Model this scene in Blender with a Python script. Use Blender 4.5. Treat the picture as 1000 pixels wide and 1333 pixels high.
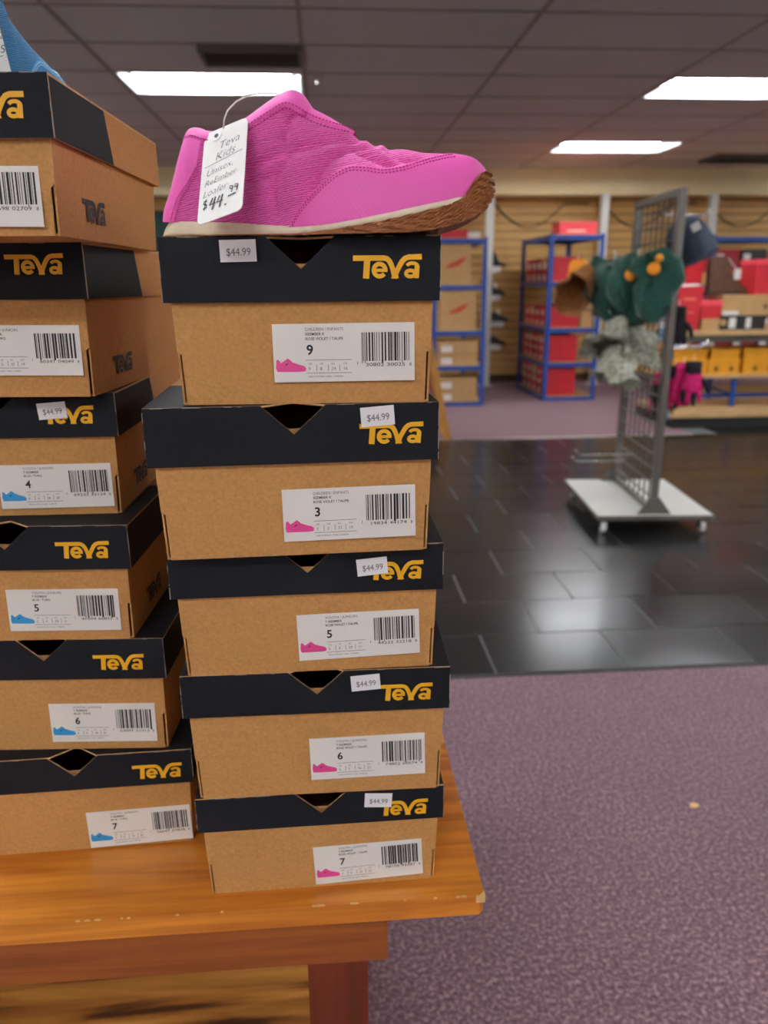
import bpy, bmesh, math, random
import numpy as np
from mathutils import Matrix, Vector

for o in list(bpy.data.objects):
    bpy.data.objects.remove(o, do_unlink=True)
random.seed(7)
scene = bpy.context.scene
col = scene.collection
R = math.radians

# ------------------------------------------------------------------ camera
PITCH, YAW, ROLL, CAMH = R(16.6), R(4.1), R(.5), 1.27
fw = np.array([math.sin(YAW)*math.cos(PITCH), math.cos(YAW)*math.cos(PITCH), -math.sin(PITCH)])
_r = np.array([math.cos(YAW), -math.sin(YAW), 0.0]); _u = np.cross(_r, fw)
rt = math.cos(ROLL)*_r - math.sin(ROLL)*_u
up = math.sin(ROLL)*_r + math.cos(ROLL)*_u
CAM = np.array([0, 0, CAMH])
cd = bpy.data.cameras.new('camera'); cam = bpy.data.objects.new('camera', cd); col.objects.link(cam)
cam.matrix_world = Matrix(((rt[0], up[0], -fw[0], 0), (rt[1], up[1], -fw[1], 0), (rt[2], up[2], -fw[2], CAMH), (0, 0, 0, 1)))
cd.sensor_fit = 'HORIZONTAL'; cd.sensor_width = 24.0; cd.lens = 24.0
cd.clip_start = .02; cd.clip_end = 60
cd.dof.use_dof = True; cd.dof.focus_distance = .50; cd.dof.aperture_fstop = 7.2
scene.camera = cam

def ray(x, y): return fw + (x-500)/1000*rt + (666.5-y)/1000*up
def onZ(x, y, z): r = ray(x, y); return CAM + r*(z-CAMH)/r[2]
def onY(x, y, Y): r = ray(x, y); return CAM + r*Y/r[1]

# ------------------------------------------------------------------ world, exposure
w = bpy.data.worlds.new('world'); scene.world = w; w.use_nodes = True
w.node_tree.nodes['Background'].inputs[0].default_value = (.5, .5, .5, 1)
w.node_tree.nodes['Background'].inputs[1].default_value = .05
scene.view_settings.view_transform = 'Standard'; scene.view_settings.look = 'None'
scene.view_settings.gamma = 1; scene.view_settings.use_curve_mapping = False
scene.view_settings.exposure = 0.62
TUBE = 36.0        # radiance of the fluorescent tubes
CEIL = 2.57

# ------------------------------------------------------------------ materials
def lin(c):
    return tuple(((v/255)/12.92 if v/255 <= .04045 else ((v/255+.055)/1.055)**2.4) for v in c)
MATS = {}
def M(name, c, rough=.6, nscale=None, namt=.15, bump=0, bscale=None, metal=0, spec=.5, stretch=None, c2=None, detail=3, coat=0, sheen=0, emit=None, trans=0):
    if name in MATS: return MATS[name]
    m = bpy.data.materials.new(name); m.use_nodes = True; MATS[name] = m
    nt = m.node_tree; N = nt.nodes; L = nt.links; b = N['Principled BSDF']
    c = lin(c); b.inputs['Base Color'].default_value = (*c, 1)
    b.inputs['Roughness'].default_value = rough; b.inputs['Metallic'].default_value = metal
    b.inputs['Specular IOR Level'].default_value = spec
    if coat: b.inputs['Coat Weight'].default_value = coat; b.inputs['Coat Roughness'].default_value = .15
    if sheen: b.inputs['Sheen Weight'].default_value = sheen
    if trans: b.inputs['Transmission Weight'].default_value = trans
    if emit: b.inputs['Emission Color'].default_value = (*lin(emit[0]), 1); b.inputs['Emission Strength'].default_value = emit[1]
    if nscale or bump:
        tc = N.new('ShaderNodeTexCoord'); mp = N.new('ShaderNodeMapping'); L.new(tc.outputs['Object'], mp.inputs[0])
        if stretch: mp.inputs['Scale'].default_value = stretch
    if nscale:
        n = N.new('ShaderNodeTexNoise'); n.inputs['Scale'].default_value = nscale; n.inputs['Detail'].default_value = detail
        L.new(mp.outputs[0], n.inputs['Vector'])
        rp = N.new('ShaderNodeValToRGB'); L.new(n.outputs['Fac'], rp.inputs[0])
        lo = tuple(v*(1-namt) for v in c); hi = lin(c2) if c2 else tuple(min(1, v*(1+namt)) for v in c)
        rp.color_ramp.elements[0].position = .3; rp.color_ramp.elements[1].position = .7
        rp.color_ramp.elements[0].color = (*lo, 1); rp.color_ramp.elements[1].color = (*hi, 1)
        L.new(rp.outputs[0], b.inputs['Base Color'])
    if bump:
        n2 = N.new('ShaderNodeTexNoise'); n2.inputs['Scale'].default_value = bscale or 200; n2.inputs['Detail'].default_value = 2
        L.new(mp.outputs[0], n2.inputs['Vector'])
        bp = N.new('ShaderNodeBump'); bp.inputs['Strength'].default_value = bump; bp.inputs['Distance'].default_value = .002
        L.new(n2.outputs['Fac'], bp.inputs['Height']); L.new(bp.outputs[0], b.inputs['Normal'])
    return m

M('kraft', (188, 136, 76), .8, 420, .12, .15, 500)
M('kraft_edge', (205, 165, 115), .85, 300, .1)
M('lid_black', (21, 23, 29), .7, 900, .25, .12, 900, spec=.25)
M('lid_wear', (150, 140, 128), .8)
M('logo_gold', (238, 176, 22), .5)
M('logo_grey', (58, 55, 55), .7)
M('label_paper', (236, 232, 224), .55)
M('ink', (28, 27, 28), .6)
M('ink_grey', (105, 103, 102), .6)
M('print_pink', (222, 70, 140), .55)
M('print_blue', (48, 150, 205), .55)
M('sticker', (240, 240, 240), .5)
M('tag_card', (240, 240, 236), .6, 60, .03)
M('string', (235, 235, 225), .7)
M('pink_smooth', (240, 98, 186), .55, 300, .05, .05, 900, sheen=.1)
M('pink_stitch', (200, 50, 135), .8)
M('green_lining', (105, 205, 110), .8, 900, .2, .3, 900)
M('midsole', (236, 220, 190), .55, 200, .06)
M('gum', (150, 90, 40), .45, 300, .15, .15, 500)
M('blue_smooth', (52, 150, 205), .6, 700, .25, .3, 900)
M('blue_stitch', (180, 215, 235), .8)
M('metal_grey', (112, 108, 102), .42, metal=.55)
M('wire_grey', (92, 88, 84), .45, metal=.4)
M('plate_white', (214, 214, 206), .4, 3, .05)
M('chrome', (215, 215, 215), .18, metal=1)
M('rubber', (30, 30, 32), .6)
M('shelf_blue', (24, 74, 160), .4)
M('shelf_board', (196, 160, 110), .6, 6, .12, stretch=(1, 6, 1))
M('red_box', (200, 34, 46), .5, 20, .06)
M('pink_red', (240, 78, 92), .5, 20, .05)
M('red_dark', (150, 26, 36), .55, 20, .08)
M('tan_box', (190, 150, 98), .75, 20, .07)
M('yellow_box', (222, 152, 18), .5, 20, .08)
M('black_box', (38, 38, 38), .5)
M('white_plain', (232, 230, 226), .55)
M('red_print', (188, 62, 44), .6)
M('gold_print', (226, 130, 90), .6)
M('cream_wall', (240, 226, 182), .8, 2, .04)
M('post_white', (208, 208, 204), .45)
M('slat', (190, 148, 86), .55, 5, .12, stretch=(.3, 4, 4))
M('slat_gap', (74, 54, 30), .8)
M('wall_plain', (222, 214, 196), .85, 2, .04)
M('dark_green', (18, 62, 52), .7, 6, .2)
M('ceil_tile', (204, 197, 200), .9, 60, .06, .4, 220)
M('ceil_grid', (150, 140, 136), .6)
M('ceil_void', (110, 105, 102), .9)
M('troffer', (232, 238, 240), .4)
M('tube', (255, 255, 255), .4, emit=((250, 252, 255), TUBE))
M('vent_dark', (46, 42, 42), .7)
M('vent_grey', (104, 97, 97), .6)
M('strip_metal', (190, 180, 170), .3, metal=.8)
M('grout', (108, 108, 106), .7)  # joint colour, lightened to stand for reflections along the tile edges
M('leg_wood', (112, 48, 22), .4, 9, .3, stretch=(8, 8, .6))
M('easel_wood', (178, 122, 54), .5, 9, .2, stretch=(6, 6, .8))
M('fleece_green', (28, 78, 66), .95, 90, .35, .6, 160, sheen=.3)
M('camo', (150, 152, 130), .95, 55, .5, .6, 160, c2=(196, 198, 178), sheen=.2)
M('brown_canvas', (150, 98, 52), .9, 40, .2, .3, 200)
M('tan_lining', (205, 160, 100), .9, 60, .2, .5, 160)
M('navy', (44, 56, 72), .85, 40, .2, .3, 300)
M('orange', (240, 150, 24), .7)
M('magenta', (215, 24, 110), .85, 60, .25, .3, 200)
M('black_cloth', (28, 26, 32), .9, 60, .2)
M('pale_blue', (120, 160, 190), .8)
M('boot_brown', (84, 50, 28), .5, 30, .3)
M('shoe_black', (26, 25, 26), .5)
M('cord', (52, 38, 26), .7)

def knit_mat(name, c):
    m = M(name, c, .85, 400, .08, sheen=.15); nt = m.node_tree; N = nt.nodes; L = nt.links; b = N['Principled BSDF']
    tc = N.new('ShaderNodeTexCoord'); mp = N.new('ShaderNodeMapping'); mp.inputs['Rotation'].default_value = (0, R(20), 0)
    mp.inputs['Scale'].default_value = (.55, 1, 1)
    L.new(tc.outputs['Object'], mp.inputs[0])
    wv = N.new('ShaderNodeTexWave'); wv.wave_type = 'BANDS'; wv.bands_direction = 'Z'
    wv.inputs['Scale'].default_value = 240; wv.inputs['Distortion'].default_value = 3.5; wv.inputs['Detail'].default_value = 2; wv.inputs['Detail Scale'].default_value = 2.5
    L.new(mp.outputs[0], wv.inputs['Vector'])
    bp = N.new('ShaderNodeBump'); bp.inputs['Strength'].default_value = .6; bp.inputs['Distance'].default_value = .0009
    L.new(wv.outputs['Fac'], bp.inputs['Height']); L.new(bp.outputs[0], b.inputs['Normal'])
    rp = N.new('ShaderNodeValToRGB'); L.new(wv.outputs['Fac'], rp.inputs[0]); cl = lin(c)     # two yarn tones
    rp.color_ramp.elements[0].position = .1; rp.color_ramp.elements[0].color = (cl[0]*.68, cl[1]*.42, cl[2]*.62, 1)
    rp.color_ramp.elements[1].position = .6; rp.color_ramp.elements[1].color = (min(1, cl[0]*1.04), cl[1]*1.15, min(1, cl[2]*1.06), 1)
    L.new(rp.outputs[0], b.inputs['Base Color'])
    return m
knit_mat('pink_knit', (248, 106, 192)); knit_mat('blue_knit', (50, 148, 205))

def grid_mat(name, c):       # fine diamond embossing
    m = M(name, c, .5); nt = m.node_tree; N = nt.nodes; L = nt.links; b = N['Principled BSDF']
    tc = N.new('ShaderNodeTexCoord'); add = None
    for a in (35, -35):
        mp = N.new('ShaderNodeMapping'); mp.inputs['Rotation'].default_value = (0, R(a), 0); L.new(tc.outputs['Object'], mp.inputs[0])
        wv = N.new('ShaderNodeTexWave'); wv.bands_direction = 'X'; wv.inputs['Scale'].default_value = 150; L.new(mp.outputs[0], wv.inputs['Vector'])
        if add is None: add = wv
        else:
            mx = N.new('ShaderNodeMath'); mx.operation = 'MAXIMUM'; L.new(add.outputs['Fac'], mx.inputs[0]); L.new(wv.outputs['Fac'], mx.inputs[1]); add = mx
    bp = N.new('ShaderNodeBump'); bp.inputs['Strength'].default_value = .3; bp.inputs['Distance'].default_value = .0006
    L.new(add.outputs[0], bp.inputs['Height']); L.new(bp.outputs[0], b.inputs['Normal'])
grid_mat('pink_cap', (243, 100, 188)); grid_mat('blue_cap', (58, 158, 212))

def carpet_mat():
    m = M('carpet', (122, 92, 104), .95, sheen=.4); m.node_tree.nodes['Principled BSDF'].inputs['Sheen Tint'].default_value = (.66, .47, .52, 1); nt = m.node_tree; N = nt.nodes; L = nt.links; b = N['Principled BSDF']
    tc = N.new('ShaderNodeTexCoord')
    n1 = N.new('ShaderNodeTexNoise'); n1.inputs['Scale'].default_value = 115; n1.inputs['Detail'].default_value = 3; n1.inputs['Roughness'].default_value = .7
    n2 = N.new('ShaderNodeTexNoise'); n2.inputs['Scale'].default_value = 5; n2.inputs['Detail'].default_value = 2
    for n in (n1, n2): L.new(tc.outputs['Object'], n.inputs['Vector'])
    rp = N.new('ShaderNodeValToRGB'); L.new(n1.outputs['Fac'], rp.inputs[0]); cr = rp.color_ramp
    cr.elements[0].position = .33; cr.elements[0].color = (*lin((72, 48, 55)), 1)
    cr.elements[1].position = .72; cr.elements[1].color = (*lin((182, 152, 157)), 1)
    e = cr.elements.new(.5); e.color = (*lin((112, 80, 89)), 1)
    mx = N.new('ShaderNodeMix'); mx.data_type = 'RGBA'; mx.blend_type = 'MULTIPLY'; mx.inputs['Factor'].default_value = .25
    L.new(rp.outputs[0], mx.inputs['A']); L.new(n2.outputs['Fac'], mx.inputs['B']); L.new(mx.outputs['Result'], b.inputs['Base Color'])
    bp = N.new('ShaderNodeBump'); bp.inputs['Strength'].default_value = .6; bp.inputs['Distance'].default_value = .004
    L.new(n1.outputs['Fac'], bp.inputs['Height']); L.new(bp.outputs[0], b.inputs['Normal'])
carpet_mat()

def tile_mat():
    m = M('black_tile', (38, 39, 41), .3); nt = m.node_tree; N = nt.nodes; L = nt.links; b = N['Principled BSDF']
    g = N.new('ShaderNodeNewGeometry')
    mp = N.new('ShaderNodeMapping'); mp.inputs['Scale'].default_value = (1, 1.8, 1); L.new(g.outputs['Position'], mp.inputs[0])
    n1 = N.new('ShaderNodeTexNoise'); n1.inputs['Scale'].default_value = 2.2; n1.inputs['Detail'].default_value = 3; L.new(mp.outputs[0], n1.inputs['Vector'])
    rp = N.new('ShaderNodeValToRGB'); L.new(n1.outputs['Fac'], rp.inputs[0])
    rp.color_ramp.elements[0].position = .3; rp.color_ramp.elements[0].color = (*lin((25, 26, 28)), 1)
    rp.color_ramp.elements[1].position = .75; rp.color_ramp.elements[1].color = (*lin((40, 40, 40)), 1)
    L.new(rp.outputs[0], b.inputs['Base Color'])
    mr = N.new('ShaderNodeMapRange'); mr.inputs['To Min'].default_value = .16; mr.inputs['To Max'].default_value = .30
    L.new(n1.outputs['Fac'], mr.inputs['Value']); L.new(mr.outputs[0], b.inputs['Roughness'])
    bp = N.new('ShaderNodeBump'); bp.inputs['Strength'].default_value = .05; bp.inputs['Distance'].default_value = .006
    L.new(n1.outputs['Fac'], bp.inputs['Height']); L.new(bp.outputs[0], b.inputs['Normal'])
tile_mat()

def wood_mat(name, c1, c2, rough, coat=0, sc=(1.5, 26, 26), dark=None):
    m = M(name, c1, rough, coat=coat); nt = m.node_tree; N = nt.nodes; L = nt.links; b = N['Principled BSDF']
    tc = N.new('ShaderNodeTexCoord'); mp = N.new('ShaderNodeMapping'); mp.inputs['Scale'].default_value = sc; L.new(tc.outputs['Object'], mp.inputs[0])
    n1 = N.new('ShaderNodeTexNoise'); n1.inputs['Scale'].default_value = 3; n1.inputs['Detail'].default_value = 6; n1.inputs['Distortion'].default_value = .6
    L.new(mp.outputs[0], n1.inputs['Vector'])
    rp = N.new('ShaderNodeValToRGB'); L.new(n1.outputs['Fac'], rp.inputs[0]); cr = rp.color_ramp
    cr.elements[0].position = .3; cr.elements[0].color = (*lin(c1), 1); cr.elements[1].position = .65; cr.elements[1].color = (*lin(c2), 1)
    if dark:
        cr.elements[0].position = .44; e = cr.elements.new(.36); e.color = (*lin(dark), 1)
    L.new(rp.outputs[0], b.inputs['Base Color'])
wood_mat('table_wood', (178, 96, 22), (222, 142, 48), .32, .25)
wood_mat('apron_wood', (122, 62, 20), (158, 88, 34), .4, .15)
wood_mat('shelf_wood', (150, 92, 34), (196, 138, 62), .45, .1, (1.2, 14, 14), (74, 40, 16))
M('bare_wood', (222, 180, 118), .8, 60, .2)

# ------------------------------------------------------------------ mesh helpers
class MB:
    def __init__(s): s.v = []; s.f = []; s.m = []
    def add(s, vs, fs, mi=0):
        k = len(s.v); s.v += [tuple(map(float, v)) for v in vs]; s.f += [tuple(i+k for i in f) for f in fs]; s.m += [mi]*len(fs); return s
    def box(s, x0, x1, y0, y1, z0, z1, mi=0):
        vs = [(x, y, z) for z in (z0, z1) for y in (y0, y1) for x in (x0, x1)]
        return s.add(vs, [(0, 2, 3, 1), (4, 5, 7, 6), (0, 1, 5, 4), (2, 6, 7, 3), (0, 4, 6, 2), (1, 3, 7, 5)], mi)
    def prism(s, poly, depth, axis='y', off=0, mi=0, rim=None):
        """poly in the plane across axis, extruded from off to off+depth"""
        n = len(poly); rim = mi if rim is None else rim
        def P(a, b, d): return {'y': (a, d, b), 'z': (a, b, d), 'x': (d, a, b)}[axis]
        vs = [P(a, b, off) for a, b in poly] + [P(a, b, off+depth) for a, b in poly]
        s.add(vs, [tuple(range(n))[::-1], tuple(range(n, 2*n))], mi)
        k = len(s.v)-2*n
        s.f += [tuple(k+i for i in (i0, (i0+1) % n, n+(i0+1) % n, n+i0)) for i0 in range(n)]; s.m += [rim]*n
        return s
    def tube(s, pts, r, n=8, mi=0, cap=True):
        pts = [Vector(p) for p in pts]; rr = r if hasattr(r, '__len__') else [r]*len(pts); rings = []; k0 = len(s.v)
        prev = None
        for i, p in enumerate(pts):
            t = (pts[min(i+1, len(pts)-1)]-pts[max(i-1, 0)]).normalized()
            if prev is None:
                a = Vector((0, 0, 1)) if abs(t.z) < .9 else Vector((1, 0, 0)); u = t.cross(a).normalized()
            else: u = (prev-t*prev.dot(t)).normalized()
            prev = u; v = t.cross(u)
            for j in range(n):
                a = 2*math.pi*j/n; s.v.append(tuple(p+(u*math.cos(a)+v*math.sin(a))*rr[i]))
        for i in range(len(pts)-1):
            for j in range(n):
                a = k0+i*n+j; b = k0+i*n+(j+1) % n; s.f.append((a, b, b+n, a+n)); s.m.append(mi)
        if cap:
            s.f.append(tuple(k0+j for j in range(n))[::-1]); s.f.append(tuple(k0+(len(pts)-1)*n+j for j in range(n))); s.m += [mi, mi]
        return s
    def lathe(s, prof, n=20, c=(0, 0, 0), mi=0, axis='z'):
        k0 = len(s.v)
        for r, z in prof:
            for j in range(n):
                a = 2*math.pi*j/n; p = (r*math.cos(a), r*math.sin(a), z)
                if axis == 'x': p = (p[2], p[0], p[1])
                if axis == 'y': p = (p[0], p[2], p[1])
                s.v.append((p[0]+c[0], p[1]+c[1], p[2]+c[2]))
        for i in range(len(prof)-1):
            for j in range(n):
                a = k0+i*n+j; b = k0+i*n+(j+1) % n; s.f.append((a, b, b+n, a+n)); s.m.append(mi)
        s.f.append(tuple(k0+j for j in range(n))[::-1]); s.f.append(tuple(k0+(len(prof)-1)*n+j for j in range(n))); s.m += [mi, mi]
        return s
    def grid(s, P, mi=0, flip=False):
        P = np.asarray(P); a, b = P.shape[:2]; k = len(s.v); s.v += [tuple(map(float, p)) for p in P.reshape(-1, 3)]
        for i in range(a-1):
            for j in range(b-1):
                q = (k+i*b+j, k+(i+1)*b+j, k+(i+1)*b+j+1, k+i*b+j+1); s.f.append(q[::-1] if flip else q); s.m.append(mi)
        return s
    def stroke(s, pts, th, y=0, mi=0, closed=False):
        """flat thick polyline in the xz plane at depth y"""
        p = [np.array(q, float) for q in pts]; n = len(p); vs = []
        for i in range(n):
            if closed: a = p[(i+1) % n]-p[i-1]
            else: a = p[min(i+1, n-1)]-p[max(i-1, 0)]
            a = a/(np.linalg.norm(a)+1e-9); nn = np.array([-a[1], a[0]])
            t = th[i] if hasattr(th, '__len__') else th
            for sg in (.5, -.5): q = p[i]+nn*t*sg; vs.append((q[0], y, q[1]))
        fs = [(2*i, 2*i+1, 2*i+3, 2*i+2) for i in range(n-1)]
        if closed: fs.append((2*n-2, 2*n-1, 1, 0))
        return s.add(vs, fs, mi)
    def mesh(s, name, mats, smooth=False, weld=0, bevel=0):
        me = bpy.data.meshes.new(name); me.from_pydata(s.v, [], s.f)
        for m in (mats if isinstance(mats, (list, tuple)) else [mats]): me.materials.append(MATS[m])
        me.polygons.foreach_set('material_index', s.m)
        bm = bmesh.new(); bm.from_mesh(me)
        if weld: bmesh.ops.remove_doubles(bm, verts=bm.verts, dist=weld)
        if bevel: bmesh.ops.bevel(bm, geom=[e for e in bm.edges], offset=bevel, segments=1, affect='EDGES')
        bmesh.ops.recalc_face_normals(bm, faces=bm.faces)
        bm.to_mesh(me); bm.free()
        if smooth: me.polygons.foreach_set('use_smooth', [True]*len(me.polygons))
        me.update(); return me
    def build(s, name, mats, parent=None, loc=(0, 0, 0), rot=(0, 0, 0), **k):
        return link(name, s.mesh(name, mats, **k), parent, loc, rot)

def link(name, me, parent=None, loc=(0, 0, 0), rot=(0, 0, 0)):
    o = bpy.data.objects.new(name, me); col.objects.link(o); o.location = loc; o.rotation_euler = rot
    if parent: o.parent = parent
    return o
def tag(o, label=None, cat=None, group=None, kind=None):
    if label: o['label'] = label
    if cat: o['category'] = cat
    if group: o['group'] = group
    if kind: o['kind'] = kind
    return o
def thing(name, label, cat, loc=(0, 0, 0), rot=(0, 0, 0), group=None):
    o = bpy.data.objects.new(name, None); col.objects.link(o); o.location = loc; o.rotation_euler = rot; o.empty_display_size = .05
    return tag(o, label, cat, group)
def copy_tree(o, parent=None):
    c = o.copy(); col.objects.link(c); c.parent = parent
    for ch in list(o.children): copy_tree(ch, c)
    return c
def setloc(o, loc): o.location = tuple(map(float, loc)); return o

_tc = {}
def text_raw(s, shear=0, offset=0):
    k = (s, shear, offset)
    if k not in _tc:
        cu = bpy.data.curves.new('t', 'FONT'); cu.body = s; cu.size = 1; cu.shear = shear; cu.offset = offset; cu.resolution_u = 3
        ob = bpy.data.objects.new('t', cu); col.objects.link(ob)
        dg = bpy.context.evaluated_depsgraph_get(); me = bpy.data.meshes.new_from_object(ob.evaluated_get(dg))
        _tc[k] = (np.array([v.co[:2] for v in me.vertices]).reshape(-1, 2), [tuple(p.vertices) for p in me.polygons])
        bpy.data.objects.remove(ob, do_unlink=True); bpy.data.curves.remove(cu); bpy.data.meshes.remove(me)
    return _tc[k]
def add_text(mb, s, x, z, h, y=0, width=None, mi=0, shear=0, offset=0, rot=0):
    """text standing in the xz plane, left base at x,z; h = letter size; width squeezes it"""
    v, f = text_raw(s, shear, offset)
    if not len(v): return
    v = v*h
    if width: v = v*np.array([width/(v[:, 0].max()+1e-9), 1])
    c, sn = math.cos(rot), math.sin(rot)
    mb.add([(x+a*c-b*sn, y, z+a*sn+b*c) for a, b in v], f, mi)

# ================================================================== ROOM
X0, X1, Y0, YB = -6.0, 9.0, -8.0, 10.1
def struct(name, mb, mats, **k): return tag(mb.build(name, mats, **k), kind='structure')
TY0, TY1, TX = 2.29, 6.31, 3.12          # black tile band; it runs further back right of TX
TYX = TY1+3*.3092
floor_near = struct('floor', MB().box(X0, X1, Y0, TY0, -.1, 0), 'carpet')
struct('floor', MB().box(X0, TX, TY1, YB, -.1, 0), 'carpet')
struct('floor', MB().box(TX, X1, TYX, YB, -.1, 0), 'carpet')
floor_tile = struct('floor', MB().box(X0, X1, TY0, TY1, -.1, -.0025).box(TX, X1, TY1, TYX, -.1, -.0025), 'grout')
tw, th_ = .457, .3092
tile_me = MB().box(-tw/2+.004, tw/2-.004, -th_/2+.004, th_/2-.004, -.004, 0).mesh('floor_tile', 'black_tile')
def lay(x0, x1, y0, rows, off0=0):
    for r in range(rows):
        x = x0 + (tw*.5 if (r+off0) % 2 else 0)
        while x+tw <= x1+.001:
            link('floor_tile', tile_me, floor_tile, (x+tw/2, y0+(r+.5)*th_, 0), (R(random.uniform(-.25, .25)), R(random.uniform(-.25, .25)), 0)); x += tw
lay(-2.2, 6.1, TY0, 13)
lay(TX+.0, 6.0, TY1, 3, 1)
struct('trim_1', MB().prism([(TY1-.018, 0), (TY1+.018, 0), (TY1+.01, .005), (TY1-.01, .005)], TX-X0, 'x', X0), 'strip_metal')
struct('trim_2', MB().prism([(TY0-.012, 0), (TY0+.012, 0), (TY0+.006, .004), (TY0-.006, .004)], X1-X0, 'x', X0), 'rubber')

wall_back = struct('wall_back', MB().box(X0, X1, YB, YB+.12, 0, 2.75), 'slat_gap')
slat_me = MB().prism([(YB-.02, .004), (YB-.02, .082), (YB-.012, .09), (YB, .09), (YB, 0), (YB-.014, 0)], X1-X0, 'x', X0).mesh('slat', 'slat')
for i in range(22): link('slat', slat_me, wall_back, (0, 0, .1+i*.099))
struct('wall_left', MB().box(X0-.1, X0, Y0, YB, 0, 2.75), 'wall_plain')
struct('wall_right', MB().box(X1, X1+.1, Y0, YB, 0, 2.75), 'wall_plain')
struct('wall_front', MB().box(X0, X1, Y0-.1, Y0, 0, 2.75), 'wall_plain')
struct('wall_back_soffit', MB().box(X0, X1, 9.78, YB-.021, 2.272, CEIL), 'cream_wall')

# ceiling: slab, tiles, T-bars
ceil = struct('ceiling', MB().box(X0, X1, Y0, YB, 2.72, 2.8), 'ceil_void')
GX0, GY0, GW, GD = -1.31, 5.565, 1.22, .61
ct = MB().box(-GW/2+.012, GW/2-.012, -GD/2+.012, GD/2-.012, 0, .015).mesh('ceiling_tile', 'ceil_tile')
bars_x = MB().box(X0, X1, -.012, .012, -.004, .03).mesh('grid_bar', 'ceil_grid')
bars_y = MB().box(-.012, .012, Y0, YB, -.0045, .03).mesh('grid_bar', 'ceil_grid')
fix = {(cx, ry) for cx in (-3, 0, 3, 6) for ry in (-20, -16, -12, -8, -4, 0, 4)}  # two rearmost rows, unseen behind the camera, added to brighten the box fronts
FIXPOS = []
for i in range(-4, 9):
    xa = GX0+i*GW
    if X0 < xa < X1: link('grid_bar', bars_y, ceil, (xa, 0, CEIL))
    for j in range(-22, 8):
        ya = GY0+j*GD
        if i == 0 and Y0 < ya < YB: link('grid_bar', bars_x, ceil, (0, ya, CEIL))
        if (i, j) in fix: FIXPOS.append((i, j, xa+GW/2, ya+GD/2)); continue
        if xa >= X0-1.2 and xa+GW <= X1+.5 and ya+GD <= YB+.2 and ya > -2.0:
            link('ceiling_tile', ct, ceil, (xa+GW/2, ya+GD/2, CEIL))
# out of sight behind the camera the panels are one slab
MBc = MB(); edges = sorted([Y0, GY0-12*GD-.02]+[GY0+j*GD+k*GD for j in (-20, -16) for k in (0, 1)])
for a_, b_ in zip(edges[::2], edges[1::2]): MBc.box(X0, X1, a_, b_, CEIL+.016, CEIL+.03)
for j in (-20, -16):
    xs = [X0]+[GX0+i*GW+k*GW for i in (-3, 0, 3, 6) for k in (0, 1)]+[X1]
    for a_, b_ in zip(xs[::2], xs[1::2]): MBc.box(a_, b_, GY0+j*GD, GY0+j*GD+GD, CEIL+.016, CEIL+.03)
MBc.build('ceiling_panel', 'ceil_tile', ceil)

# ------------------------------------------------------------------ light fixtures
def make_fixture():
    t = thing('ceiling_light', '', 'light')
    a, b, d = GW/2-.014, GD/2-.014, .1
    fr = MB()
    for x0, x1, y0, y1 in ((-a, a, -b, -b+.02), (-a, a, b-.02, b), (-a, -a+.02, -b+.02, b-.02), (a-.02, a, -b+.02, b-.02)): fr.box(x0, x1, y0, y1, -.006, .004)
    fr.build('frame', 'troffer', t)
    a -= .02; b -= .02; ai, bi = a-.03, b-.1
    vs = [(-a, -b, 0), (a, -b, 0), (a, b, 0), (-a, b, 0), (-ai, -bi, d), (ai, -bi, d), (ai, bi, d), (-ai, bi, d)]
    MB().add(vs, [(0, 1, 5, 4), (1, 2, 6, 5), (2, 3, 7, 6), (3, 0, 4, 7), (4, 5, 6, 7)]).build('reflector', 'troffer', t)
    for y in (-.11, .11):
        MB().tube([(-ai+.03, y, .045), (ai-.03, y, .045)], .019, 12).build('tube', 'tube', t)
        for sx in (-1, 1): MB().box(sx*(ai-.015)-.015, sx*(ai-.015)+.015, y-.02, y+.02, .02, d).build('lamp_holder', 'troffer', t)
    return t
proto = None
for (i, j, x, y) in FIXPOS:
    o = make_fixture() if proto is None else copy_tree(proto); proto = proto or o
    setloc(o, (x, y, CEIL))
    lab = {(0, 0): 'long recessed ceiling light behind the dark air vent, above the boxes with the blue shoe',
           (3, 0): 'recessed ceiling light over the black tiles, in front of the wire rack',
           (3, 4): 'recessed ceiling light above the wire rack, close to the back wall',
           (0, 4): 'recessed ceiling light near the back wall, behind the pink shoe'}.get((i, j), 'recessed ceiling light over the unseen part of the shop floor')
    tag(o, lab, 'light', 'recessed ceiling lights')

def vent(x0, x1, y0, y1, label, half=False):
    t = thing('ceiling_vent', label, 'vent', (x0, y0, CEIL-.036))
    W, D = x1-x0, y1-y0
    fr = MB()
    for a, b, c, d in ((0, W, 0, .025), (0, W, D-.025, D), (0, .025, .025, D-.025), (W-.025, W, .025, D-.025)): fr.box(a, b, c, d, -.004, .0315)
    fr.build('frame', 'vent_grey', t)
    MB().box(.02, W-.02, .02, D-.02, .031, .0315).build('duct', 'vent_dark', t)
    n = int((D-.05)/.05)
    for k in range(n):
        y = .03+k*.05
        MB().prism([(y, -.004), (y+.004, -.004), (y+.036, .03), (y+.032, .03)], W-.05, 'x', .025).build('louver', 'vent_grey', t)
    return t
v = vent(-.68, -.09, 4.955, 5.29, 'dark louvred air vent in the ceiling in front of a light')
vent(4.25, 5.4, 8.7, 9.15, 'dark air vent in the ceiling near the back wall')
tag(MB().lathe([(.025, 0), (.025, -.008), (.008, -.012), (.008, -.03), (.018, -.034), (.018, -.038)], 14).build('sprinkler_head', 'chrome', loc=(-.0, 5.66, CEIL)), 'small sprinkler head in the ceiling beside the long light', 'sprinkler')

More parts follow.
